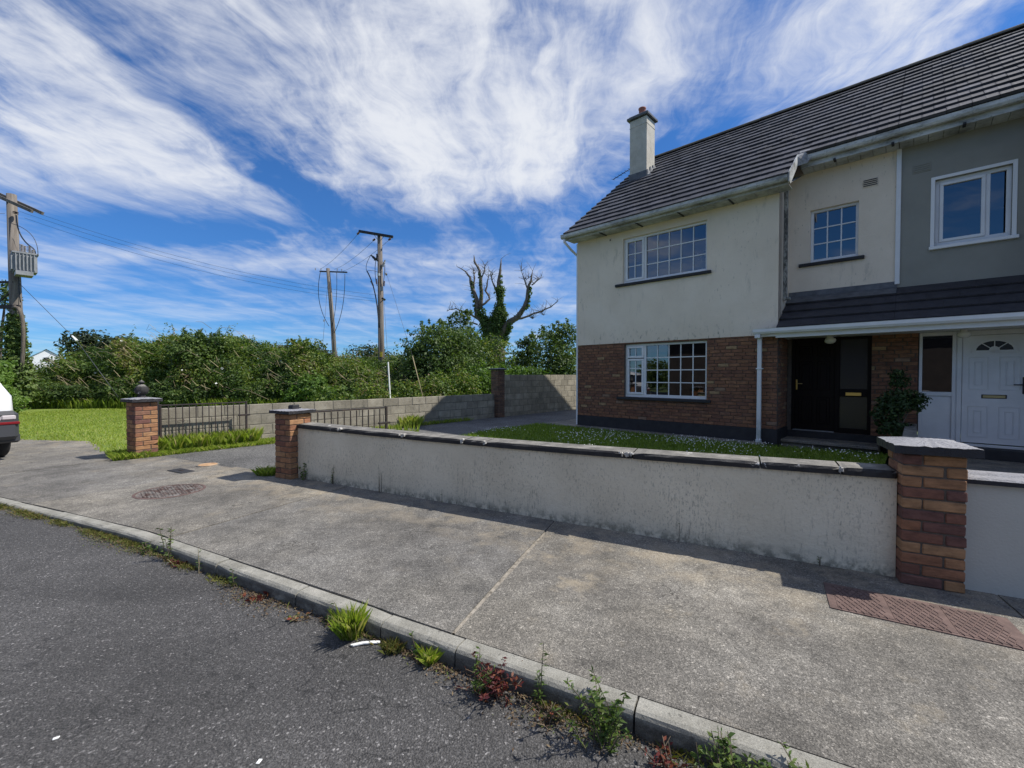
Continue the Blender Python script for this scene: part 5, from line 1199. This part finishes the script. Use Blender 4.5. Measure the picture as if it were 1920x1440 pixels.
tree('shrub', 'bushy green tree partly hidden by the house corner', 'shrub', (2.35, 21.0, 0), blobtree(3.9, 1.5, 18, .1, 13), 10000, .12, 'leaf_green', group=SG, sprigs=40)
tree('shrub', 'low bright shrub showing over the high block wall', 'shrub', (-.2, 19.0, 0), [(-1.2, 0, 1.0, .9, .7, .8), (0, .3, 1.1, 1.0, .7, .8), (1.1, .7, 1.15, .9, .7, .75), (2.1, 1.4, 1.1, .9, .7, .8), (-1.9, -.5, .8, .8, .6, .8)], 9000, .11, 'leaf_bright', group=SG, sprigs=30)
tree('shrub', 'low leafy shrub just over the low block wall', 'shrub', (-3.6, 16.6, 0), [(-1.6, -.8, .55, .9, .6, .6), (-.5, 0, .6, .9, .6, .65), (.6, .6, .75, .9, .7, .75), (1.4, 1.4, .9, .9, .7, .8), (-2.6, -1.4, .5, .8, .6, .5)], 8500, .1, 'leaf_bramble', group=SG, sprigs=20, bias=.05)
tree('shrub', 'bright leafy bush below the pole with the transformer', 'shrub', (-18.9, 15.7, 0), [(-.8, 0, 1.1, 1.1, .8, .9), (.1, -.2, .8, .8, .7, .75), (-1.7, .2, 1.3, 1.1, .9, .9), (-.5, .3, 1.55, .8, .7, .55), (.3, .2, .4, .6, .6, .5)], 12000, .11, 'leaf_bright', sprigs=30, bias=.18)
FG = 'distant trees beyond the bramble bank'
for (x, y, h, r, lab, mt, sd) in [(-44.6, 46, 6.2, 3.2, 'dark round tree far left beside the white gabled house', 'leaf_far', 21), (-41.5, 46, 5.6, 2.6, 'paler tree right of the dark tree at far left', 'leaf_far', 22), (-38.5, 48, 5.3, 2.4, 'third dark tree of the far left group', 'leaf_far', 23),
                                  (-33, 62, 5.8, 4, 'low dark tree peeping over the middle of the bank', 'leaf_copper', 24), (-37.5, 72, 6.2, 3.5, 'far tree left of the second pole', 'leaf_far', 25), (-34, 70, 7.0, 3.6, 'rounded far tree above the bank near the poles', 'leaf_far', 26), (-28.5, 64, 5.4, 2.8, 'brown leaved far tree beside the second pole', 'leaf_copper', 27), (-22.5, 66, 6.0, 4.5, 'far dark tree between the two poles', 'leaf_far', 28), (-17.5, 68, 4.6, 3.5, 'far low tree right of the middle pole', 'leaf_far', 29)]:
    tree('tree', lab, 'tree', (x, y, -.2), blobtree(h, r, 14, .25, sd), 4200, .36, mt, group=FG)
# the dead tree with ivy
dt = thing('dead_tree', 'bare dead tree with ivy covered trunk and broken upright limbs', 'tree', (-1.15, 28, 0))
S = 28 / 815.
def tp(px_, py_, dy=0): return ((px_ - 960) * S + 1.15, dy, (703.5 - py_) * S + 1.43)
limbs = [([(932, 720, 0), (931, 660, 0), (925, 625, .1), (915, 608, .15)], (.62, .55, .5, .42)), ([(915, 612, .15), (896, 590, .2), (893, 560, .2), (885, 538, .25), (881, 518, .3), (872, 508, .35), (856, 498, .4)], (.4, .3, .22, .17, .12, .07, .025)),
         ([(900, 580, .2), (903, 550, .1), (902, 522, 0), (898, 508, 0), (891, 492, 0), (889, 480, 0)], (.25, .2, .17, .13, .1, .03)), ([(903, 522, 0), (908, 508, -.1), (910, 500, -.1)], (.08, .06, .03)), ([(888, 545, .25), (887, 520, .3), (888, 507, .3)], (.1, .08, .03)),
         ([(925, 620, .1), (935, 590, -.1), (938, 560, -.1), (935, 540, -.1), (939, 515, -.15), (940, 488, -.2)], (.4, .36, .3, .22, .14, .04)), ([(932, 548, -.1), (927, 535, -.2), (921, 522, -.2), (925, 516, -.2)], (.1, .08, .05, .03)), ([(900, 575, .1), (918, 562, .2), (911, 545, .3), (914, 525, .3), (917, 515, .3)], (.12, .1, .1, .06, .03)),
         ([(934, 640, 0), (950, 610, -.2), (968, 596, -.3), (984, 578, -.4), (990, 548, -.4), (994, 530, -.4), (998, 512, -.4)], (.45, .36, .28, .24, .17, .12, .03)), ([(989, 546, -.4), (982, 528, -.4), (977, 512, -.4)], (.09, .06, .025)), ([(984, 532, -.4), (991, 524, -.4)], (.04, .02)), ([(996, 538, -.4), (1006, 530, -.5), (1014, 522, -.5)], (.08, .05, .03)),
         ([(965, 600, -.3), (990, 594, -.5), (1012, 586, -.6), (1030, 578, -.7), (1044, 569, -.7)], (.13, .1, .08, .06, .025)), ([(990, 594, -.5), (998, 600, -.5)], (.04, .02)), ([(1010, 587, -.6), (1018, 594, -.6)], (.04, .02)),
         ([(896, 598, .2), (880, 588, .3), (862, 580, .4), (846, 577, .5), (836, 582, .5)], (.1, .09, .07, .05, .02)), ([(895, 608, .2), (875, 604, .4), (855, 602, .5), (843, 605, .5)], (.09, .07, .05, .02)), ([(938, 632, 0), (944, 645, -.2), (943, 655, -.2)], (.06, .05, .03)), ([(940, 610, 0), (945, 600, -.3)], (.05, .03))]
m = MB()
for pts, rr in limbs[:1]: m.tube([tp(*p) for p in pts], rr, 10)
m.build('trunk', 'bark', dt, smooth=True)
for pts, rr in limbs[1:]:
    P3 = [Vector(tp(*p)) for p in pts]; P4 = []; R4 = []
    for i in range(len(P3) - 1):
        for u in (0, .5): P4.append(P3[i].lerp(P3[i + 1], u) + Vector((random.gauss(0, .03), 0, random.gauss(0, .03))) * (i > 0 or u > 0)); R4.append(rr[i] * (1 - u) + rr[i + 1] * u)
    P4.append(P3[-1]); R4.append(rr[-1]); m = MB(); m.tube(P4, [x_ * .62 for x_ in R4], 7)
    for _ in range(20):
        i = random.randrange(1, len(P4)); d = Vector((random.gauss(0, 1), random.gauss(0, .4), abs(random.gauss(0, 1)))).normalized() * random.uniform(.12, .75); m.tube([P4[i], P4[i] + d * .5 + Vector((0, 0, .06)), P4[i] + d + Vector((random.gauss(0, .06), 0, .05))], [.015, .01, .005], 3)
    m.build('limb', 'bark', dt, smooth=True)
iv = []
for (a, b_, ra, kk) in [((931, 665, 0), (915, 608, .1), 1.0, 9), ((915, 615, 0), (900, 585, .2), .55, 5), ((930, 625, 0), (938, 580, -.1), .95, 9), ((938, 585, -.1), (938, 545, -.1), .55, 7), ((945, 640, 0), (955, 610, -.2), .5, 5), ((893, 590, .2), (884, 530, .3), .25, 8), ((903, 560, .1), (900, 515, 0), .22, 8), ((990, 575, -.4), (994, 545, -.4), .25, 5), ((940, 560, -.1), (940, 520, -.1), .22, 5), ((960, 605, -.2), (985, 580, -.4), .25, 5)]:
    A, B = Vector(tp(*a)), Vector(tp(*b_))
    for i in range(kk): c = A.lerp(B, i / (kk - 1)); iv.append((c.x, c.y - .05, c.z, ra * random.uniform(.32, .66), ra * .5, ra * random.uniform(.4, .7)))
C, O = lumps(iv, 16000); link('ivy', quads_mesh('ivy', leaves(C, O, np.full(len(C), .12), .8, .5), np.clip(rng.normal(.5, .25, len(C)), 0, 1), 'leaf_ivy'), dt)
# shrub at the doors
ps = thing('shrub', 'leafy shrub in the shaded porch between brown door and white door', 'shrub', hw(6.6, .2, 0), HR)
C, O = lumps([(0, 0, .95, .3, .26, .22), (.1, .02, 1.0, .3, .22, .18), (-.14, 0, .75, .22, .22, .22), (.02, 0, 1.3, .15, .13, .12), (-.05, 0, .5, .22, .2, .2), (.22, -.02, 1.03, .16, .13, .1), (.0, 0, 1.45, .12, .11, .08)], 3400)
link('foliage', quads_mesh('foliage', leaves(C, O, np.full(len(C), .062), .5, .45), np.clip(rng.normal(.5, .22, len(C)), 0, .97), 'leaf_shrub'), ps)
m = MB(); m.tube([(0, 0, 0), (.02, 0, .5), (0, 0, 1.1), (.0, 0, 1.4)], [.02, .016, .012, .006], 6); m.tube([(0, 0, .4), (.15, 0, .8), (.25, 0, 1.0)], [.012, .009, .005], 5); m.build('stem', 'bark', ps)
m = MB(); m.lathe([(.12, 0), (.15, .25), (.17, .28), (.15, .28), (.13, .2)], 18); m.build('pot', 'black_paint', ps, smooth=True)

# ================================================================== electricity poles and lines
def insul(P, c, up=(0, 0, 1), n=4, r=.05, mat='porcelain'):
    c = Vector(c); u = Vector(up).normalized(); pts = []; rr = []
    for i in range(n): 
        for (dz_, q_) in ((0, .35), (.012, 1), (.03, 1), (.04, .35)): pts.append(c + u * (i * .055 + dz_)); rr.append(r * q_)
    return MB().tube(pts, rr, 10).build('insulator', mat, P)
def cablex(P, name, pts, r, mat='cable_black'):
    return MB().tube(pts, r, 5).build(name, mat, P, smooth=True)
def curve(a, b, c, n=9):
    a, b, c = Vector(a), Vector(b), Vector(c); return [a * (1 - t) ** 2 + b * 2 * t * (1 - t) + c * t * t for t in [i / (n - 1) for i in range(n)]]
# middle pole
mp = thing('utility_pole', 'tall wooden electricity pole with flat black crossarm and cable ends, middle pole', 'pole', (-6.65, 22, 0), 0, 'wooden electricity poles')
MB().tube([(.07, 0, -.2), (.04, 0, 3), (0, 0, 8.5)], [.17, .15, .115], 14).build('pole_shaft', 'pole_wood', mp, smooth=True)
MB().box(-1.0, .72, -.06, .06, -.055, .055, M=Matrix.Translation((0, -.16, 8.45)) @ Matrix.Rotation(R(9.5), 4, 'Y')).build('crossarm', 'black_paint', mp)
m = MB(); m.tube([(0, -.1, 8.1), (.28, -.16, 8.38)], .015, 4); m.tube([(0, -.1, 8.1), (-.25, -.16, 8.47)], .015, 4); m.build('arm_brace', 'galvanised', mp)
ends = [(-.97, -.16, 8.56), (-.2, -.1, 8.25), (.62, -.16, 8.27)]
far2 = [(-13.9 + .3, 31, 8.95), (-12.6, 31, 8.93), (-12.0, 31, 8.8)]
for e, f_ in zip(ends, far2):
    d = (Vector(f_) - Vector((-6.65, 22, 0)) - Vector(e)).normalized(); insul(mp, Vector(e) + d * .1, d, 5, .05, 'porcelain_brown')
for e, d in (((-.42, -.1, 7.45), (.6, 0, -.55)), ((-.12, -.12, 7.5), (.15, 0, -.9)), ((.3, -.1, 7.2), (-.35, 0, -.8))):
    e = Vector(e); d = Vector(d).normalized(); MB().tube([e, e + d * .12, e + d * .14, e + d * .36], [.03, .045, .06, .06], 8).build('lightning_arrester', 'galvanised' if e.x > 0 else 'black_paint', mp)
MB().box(-.3, .05, -.02, .02, 7.2, 7.24).build('arrester_bracket', 'galvanised', mp)
cablex(mp, 'cable', curve((-.42, -.1, 7.45), (-.75, -.12, 6.9), (-.62, -.12, 6.65)), .012); cablex(mp, 'cable', curve((-.62, -.12, 6.65), (-.1, -.14, 5.8), (-.02, -.17, 3.8), 14), .03); cablex(mp, 'cable', [(-.02, -.17, 3.8), (.02, -.19, 0)], .03)
cablex(mp, 'cable', curve((-.12, -.12, 7.4), (-.3, -.14, 6.6), (-.1, -.14, 5.9)), .015); cablex(mp, 'cable', curve((.28, -.1, 6.95), (.26, -.12, 6.3), (.14, -.1, 5.7)), .015); cablex(mp, 'cable', curve((-.6, -.1, 6.66), (-.3, -.1, 6.72), (.02, -.1, 6.55)), .009)
for c, u in (((-.42, -.13, 6.15), (.4, 0, -.8)), ((-.15, -.14, 6.25), (.1, 0, -1)), ((.25, -.12, 6.15), (-.05, 0, -1))): insul(mp, c, u, 5, .045, 'porcelain_brown')
m = MB(); m.box(-.08, .04, -.2, -.12, 6.4, 6.52); m.build('fuse_box', 'white_plastic', mp); MB().box(.06, .2, -.2, -.12, 5.65, 5.85).build('fuse_box', 'galvanised', mp)
MB().box(-.1, .3, -.1, -.02, 4.9, 5.0, M=Matrix.Translation((0, -.12, .1)) @ Matrix.Rotation(R(-35), 4, 'Y') @ Matrix.Translation((.02, 0, 0))).build('cable_bracket', 'black_paint', mp) if False else MB().box(-.02, .02, -.22, .28, -.05, .05, M=Matrix.Translation((.2, -.12, 5.25)) @ Matrix.Rotation(R(38), 4, 'Y')).build('line_bracket', 'black_paint', mp)
MB().box(.02, .14, -.19, -.16, 2.35, 2.6).build('warning_plate', 'yellow_sign', mp)
MB().tube([(2.33, -6.5, .1), (2.2, -6.38, 1.9)], .03, 6).build('stay_guard', 'white_plastic', mp)
cablex(mp, 'stay_wire', [(.1, 0, 6.7), (2.2, -6.38, 1.9)], .006, 'wire_grey'); cablex(mp, 'stay_wire', [(.12, 0, 7.2), (3.05, -6.2, 2.1)], .006, 'wire_grey'); cablex(mp, 'stay_rod', [(3.03, -6.18, 2.13), (3.6, -6.6, .2)], .018, 'dry_stem')
insul(mp, (.62, -1.1, 6.3), (.45, -.95, -.8), 3, .05, 'porcelain')
# second pole
p2 = thing('utility_pole', 'farther leaning wooden pole with forked cables, second pole', 'pole', (-12.7, 31, 0), 0, 'wooden electricity poles')
MB().tube([(.2, 0, -.2), (-.05, 0, 5), (-.36, 0, 9.0)], [.17, .15, .12], 12).build('pole_shaft', 'pole_wood', p2, smooth=True)
MB().box(-1.25, .7, -.05, .05, 8.72, 8.8, M=Matrix.Rotation(R(2), 4, 'Y')).build('crossarm', 'rusty_iron', p2)
for x in (-1.25, -.85, .3, .62): insul(p2, (x, 0, 8.84 - x * .035), (0, 0, 1), 3, .035)
cablex(p2, 'cable', curve((-.85, -.1, 8.75), (-1.35, -.1, 6.6), (-.25, -.16, 4.9), 14), .02); cablex(p2, 'cable', curve((.3, -.1, 8.7), (.35, -.1, 6.5), (-.02, -.16, 4.9), 12), .018); cablex(p2, 'cable', curve((.95, -.3, 8.55), (.9, -.1, 6.0), (.1, -.16, 4.4), 14), .02); cablex(p2, 'cable', [(-.1, -.16, 5), (.12, -.17, 0)], .04)
cablex(p2, 'stay_wire', [(-.36, 0, 8.2), (-.75, -.8, 0)], .01, 'wire_grey'); cablex(p2, 'stay_wire', [(.0, 0, 5.5), (.5, -.8, 0)], .01, 'wire_grey'); insul(p2, (-.55, -.3, 5.2), (0, 0, 1), 3, .05)
# left pole with transformer
lp = thing('utility_pole', 'wooden pole with grey transformer at the left edge, ivy at foot', 'pole', (-20.45, 18, 0), 0, 'wooden electricity poles')
MB().tube([(.0, 0, -.2), (-.02, 0, 4), (-.1, 0, 8.85)], [.21, .19, .15], 14).build('pole_shaft', 'pole_wood', lp, smooth=True)
m = MB(); m.box(-1.05, 1.15, -.05, .05, -.06, .06, M=Matrix.Translation((-.1, -.2, 8.55)) @ Matrix.Rotation(R(24), 4, 'Y')); m.build('crossarm', 'pole_wood', lp); MB().box(-1.05, 1.15, -.05, .05, -.06, .06, M=Matrix.Translation((-.1, .2, 8.62)) @ Matrix.Rotation(R(24), 4, 'Y')).build('crossarm', 'pole_wood', lp)
m = MB(); m.box(-.32, .42, -.32, .32, 0, .7); m.box(-.35, .46, -.36, .36, .7, .76); m.box(-.2, .5, -.28, .2, -.16, 0)
tr = m.build('transformer', 'galvanised', lp, (.58, -.18, 5.6), (0, 0, R(-38)))
for i in range(8): MB().box(-.3 + i * .095, -.275 + i * .095, -.39, -.32, .04, .68).build('cooling_fin', 'galvanised', tr)
for i in range(6): MB().box(.42, .49, -.28 + i * .1, -.255 + i * .1, .04, .68).build('cooling_fin', 'galvanised', tr)
for x, y, k in ((-.15, .15, 7), (.08, .0, 6), (.28, -.1, 6), (.36, .2, 3)): insul(tr, (x, y, .77), (.15, 0, 1), k, .07, 'porcelain' if k > 2 else 'porcelain_brown')
insul(lp, (.22, -.15, 8.0), (.1, 0, 1), 2, .09, 'porcelain_brown')
cablex(lp, 'cable', curve((.25, -.15, 7.95), (.3, -.2, 7.0), (.95, -.2, 6.6), 8) + curve((.95, -.2, 6.6), (1.15, -.2, 6.4), (.95, -.2, 6.15), 5), .025, 'wire_grey'); cablex(lp, 'cable', curve((.1, -.2, 7.6), (1.2, -.2, 7.3), (1.15, -.2, 6.3), 10), .012, 'wire_grey')
cablex(lp, 'cable', curve((.3, -.15, 5.7), (.32, -.2, 5.0), (.4, -.2, 4.4)), .02); cablex(lp, 'cable', curve((.1, -.2, 4.2), (.75, -.25, 4.4), (.35, -.2, 1.5), 12), .07, 'bark')
m = MB(); m.box(-.9, .05, -.16, -.08, 5.2, 5.28); m.box(-.9, .3, -.2, -.1, 4.15, 4.3); m.build('bracket', 'rusty_iron', lp); MB().tube([(-.8, -.15, 4.2), (-.1, -.18, 4.75)], .03, 5).build('bracket_stay', 'rusty_iron', lp)
cablex(lp, 'stay_wire', [(.15, 0, 5.2), (2.75, -.3, 2.85), (4.4, -.5, .8)], .01, 'wire_grey'); MB().tube([(2.55, -.28, 3.03), (2.78, -.31, 2.82)], [.03, .05], 6).build('stay_marker', 'white_plastic', lp); cablex(lp, 'stay_rod', [(3.0, -.33, 2.55), (4.6, -.52, .55)], .013, 'wire_grey')
C, O = lumps([(0, -.05, .6 + i * .35, .66 - i * .04, .5 - i * .03, .4) for i in range(10)], 9000); link('ivy', quads_mesh('ivy', leaves(C, O, np.full(len(C), .11), .8, .5), np.clip(rng.normal(.8, .2, len(C)), 0, 1), 'leaf_ivy'), lp)
tr_ = [(-.3, -.5, 5.6), (-.6, -.3, 4.6), (-.5, -.2, 3.4)]
C, O = lumps([(-.85, -.1, 4.7, .35, .3, .5), (-1.1, 0, 3.4, .4, .3, .4), (-1.2, .1, 5.2, .4, .3, .4)], 900); tt = thing('tree', 'thin leafy branches at the left edge behind the transformer pole', 'tree', (-20.9, 19, 0))
link('crown', quads_mesh('crown', leaves(C, O, np.full(len(C), .13), .5, .4), rng.uniform(0, .6, len(C)), 'leaf_green'), tt); MB().tube([(-1.6, 0, 0), (-1.4, 0, 3), (-1.1, 0, 5.2)], [.09, .06, .02], 6).build('trunk', 'bark', tt)
# wires
def wire(label, a, b, dip, r=.0065):
    a, b = Vector(a), Vector(b); t = tag(MB().tube([a.lerp(b, u) - Vector((0, 0, dip * 4 * u * (1 - u))) for u in np.linspace(0, 1, 25)], r, 4).build('power_line', 'wire_grey', None), label, 'wire', 'overhead electricity wires'); return t
wire('overhead wire left pole to middle pole, uppermost of three', (-19.55, 17.9, 8.1), (-6.75, 21.9, 5.45), .45); wire('overhead wire left pole to middle pole, middle of three', (-19.9, 17.7, 8.05), (-6.85, 21.85, 5.25), .45); wire('overhead wire left pole to middle pole, lowest of three', (-19.6, 17.6, 7.75), (-6.75, 21.8, 5.12), .5)
for (e, f_), lb in zip(zip(ends, far2), ('leftmost', 'centre', 'rightmost')): wire(f'wire from middle pole crossarm to farther pole, {lb} of three', Vector(e) + Vector((-6.65, 22, 0)), f_, .18, .008)
wire('overhead wire leaving the left pole towards the upper left edge', (-20.7, 17.9, 8.75), (-28, 12, 9.6), .15); wire('second overhead wire leaving left pole low at the left edge', (-20.6, 17.8, 8.0), (-30, 14, 7.6), .2)

# ================================================================== car
def car(label, loc, rz, group=None):
    t = thing('parked_car', label, 'car', loc, rz, group)           # length along +x (front), rear at x=0
    st = [(-.02, .66, .52, .80, .86, .60), (.0, .80, .40, .98, 1.02, .74), (.10, .86, .34, 1.08, 1.32, .70), (.3, .885, .33, 1.06, 1.52, .66), (.75, .895, .3, 1.02, 1.6, .64), (1.6, .9, .28, 1.0, 1.63, .64), (2.4, .9, .28, .98, 1.6, .62), (2.9, .895, .28, .98, 1.42, .64), (3.3, .89, .29, 1.0, 1.06, .74), (3.9, .86, .3, .92, .97, .72), (4.15, .78, .36, .78, .84, .66), (4.22, .62, .45, .66, .70, .52)]
    m = MB(); K = len(st); sec = []
    for (x, hw_, zb, zs, zt, wt) in st:
        half = [(hw_ * .86, zb), (hw_ * .98, zb + .12), (hw_, (zb + zs) / 2), (hw_ * .975, zs), (wt + (hw_ - wt) * .25, zs + (zt - zs) * .72), (wt * .86, zt - .01), (0, zt + .015)]
        ring = [(x, y, z) for y, z in half] + [(x, -y, z) for y, z in half[-2::-1]]; sec.append(ring)
    q = len(sec[0]); m.v = [p for r in sec for p in r]
    for i in range(K - 1):
        for j in range(q):
            j2 = (j + 1) % q; f = (i * q + j, (i + 1) * q + j, (i + 1) * q + j2, i * q + j2); mi = 0
            if j in (0, 11, 12) and 1 <= i: mi = 1
            if j in (3, 4, 7, 8) and 2 <= i <= 7: mi = 2 if (j in (3, 8)) else (0)
            m.f.append(f); m.m.append(mi)
    m.f += [tuple(range(q)), tuple((K - 1) * q + j for j in range(q - 1, -1, -1))]; m.m += [1, 1]
    b = m.build('body', ['car_white', 'car_black', 'car_glass'], t, smooth=True)
    w2 = MB(); w2.quad((-.012, -.6, 1.09), (-.012, .6, 1.09), (.13, .54, 1.4), (.13, -.54, 1.4)); w2.quad((.1, -.5, 1.44), (.1, .5, 1.44), (.13, .54, 1.4), (.13, -.54, 1.4)); w2.quad((3.34, .66, 1.08), (3.34, -.66, 1.08), (2.92, -.58, 1.46), (2.92, .58, 1.46)); w2.build('windscreen', 'car_glass', t)
    c = MB(); c.cbox(-.1, .2, -.88, .88, .36, .84, .06); c.cbox(.02, .62, -.915, .915, .3, .46, .03); c.build('rear_bumper', 'car_black', t, smooth=False)
    s_ = MB(); s_.cbox(-.115, .0, -.62, .62, .36, .47, .03); s_.build('skid_plate', 'skid_grey', t)
    fb = MB(); fb.cbox(4.1, 4.27, -.76, .76, .32, .62, .05); fb.build('front_bumper', 'car_white', t); MB().cbox(4.12, 4.285, -.5, .5, .4, .56, .02).build('grille', 'car_black', t)
    for sg in (-1, 1):
        l1 = MB(); l1.cbox(-.115, .05, sg * .53 - .14, sg * .53 + .11, .68, .765, .02); l1.build('reversing_lamp', 'lamp_clear', t)
        l2 = MB(); l2.cbox(-.115, .06, sg * .745 - .09, sg * .745 + .08, .69, .775, .02); l2.build('indicator_lamp', 'lamp_clear', t)
        l3 = MB(); l3.cbox(-.112, .1, sg * .64 - .24, sg * .64 + .21, .615, .66, .01); l3.build('reflector', 'lamp_red', t)
        l4 = MB(); l4.cbox(.02, .2, sg * .6 - .16, sg * .6 + .08, .99, 1.08, .03); l4.build('tail_lamp', 'lamp_dark_red', t)
        hl = MB(); hl.cbox(4.0, 4.2, sg * .66 - .14, sg * .66 + .12, .68, .8, .03); hl.build('headlight', 'lamp_clear', t)
        mr = MB(); mr.cbox(2.75, 2.9, sg * .98 - .1, sg * .98 + .08, .98, 1.12, .03); mr.build('wing_mirror', 'car_white', t)
        for x in (.72, 3.42):
            y0 = sg * .8; ty = MB(); prof_ = [(.2, -.1), (.3, -.1), (.33, -.075), (.335, 0), (.33, .075), (.3, .1), (.2, .1)]
            ty.lathe(prof_, 28); wh = ty.build('wheel', 'tyre', t, (x, y0, .335), (R(90), 0, 0), smooth=True)
            rm = MB(); rm.lathe([(.2, -.08), (.2, .085), (.17, .07), (.05, .075), (0, .09)], 20); rm.build('rim', 'alloy', wh, (0, 0, 0), (0, 0 if sg < 0 else math.pi, 0))
    return t
CR = math.atan2(.462, -.887)
cr_ = Vector((-8.32, 7.28, 0)); hd = Vector((-.887, .462, 0)); rt = Vector((.462, .887, 0))
c0 = cr_ - rt * .86
car('white car with dark lower bumper parked at the left edge, rear corner in view', (c0.x, c0.y, 0.0), CR)
car('white car parked across the street, seen only mirrored in the lower window', tuple(hw(-15.0, -32, -.05)), HR + R(70))

# ================================================================== far house and the house across the street
fh = thing('house', 'distant white gabled house with grey roof at far left edge', 'house', (-106.8, 95, 1.8), R(-40))
m = MB(); m.box(-9, 0, 0, 7, -3, 3.0); m.add([(0, 0, 3.0), (0, 7, 3.0), (0, 3.5, 5.4), (-9, 0, 3.0), (-9, 7, 3.0), (-9, 3.5, 5.4)], [(0, 1, 2), (5, 4, 3)]); m.build('wall', 'white_paint', fh)
m = MB(); m.add([(.3, -.4, 2.72), (.3, 3.5, 5.5), (-9.3, 3.5, 5.5), (-9.3, -.4, 2.72), (.3, 7.4, 2.72), (-9.3, 7.4, 2.72)], [(0, 1, 2, 3), (1, 4, 5, 2)]); m.build('roof', 'lead', fh)
m = MB(); m.cbox(-.02, .04, 2.9, 4.1, 2.6, 3.7, .02); wn = m.build('window', 'white_pvc', fh); MB().box(.041, .05, 3.05, 3.95, 2.7, 3.6).build('pane', 'car_glass', wn); m = MB(); m.box(0.05, 1.6, 4.6, 6.6, 0, 2.3); m.build('annex', 'white_paint', fh)
oh = thing('house', 'brick and render house across the street, mirrored in the lower window', 'house', hw(-13.6, -21, -.1), HR + R(0))
m = MB(); m.box(7, 25, -8, 0, 0, 5.2); m.add([(7, 0, 5.2), (7, -8, 5.2), (7, -4, 8.4), (25, 0, 5.2), (25, -8, 5.2), (25, -4, 8.4)], [(0, 1, 2), (5, 4, 3)]); m.build('wall', 'dark_brick', oh)
m = MB(); m.add([(6.7, .9, 4.6), (25.3, .9, 4.6), (25.3, -4, 8.6), (6.7, -4, 8.6), (6.7, -8.9, 4.6), (25.3, -8.9, 4.6)], [(0, 1, 2, 3), (3, 2, 5, 4)]); m.build('roof', 'roof_tile', oh)
MB().cbox(10, 11.6, .001, .05, 3.2, 4.3, .01).build('window', 'car_glass', oh)
oc = tree('hedge_tree', 'green garden tree across the street, mirrored in the lower window', 'tree', tuple(hw(-16, -40, -.1)), blobtree(3.2, 2.6, 12, .1, 41), 4000, .25, 'leaf_green')
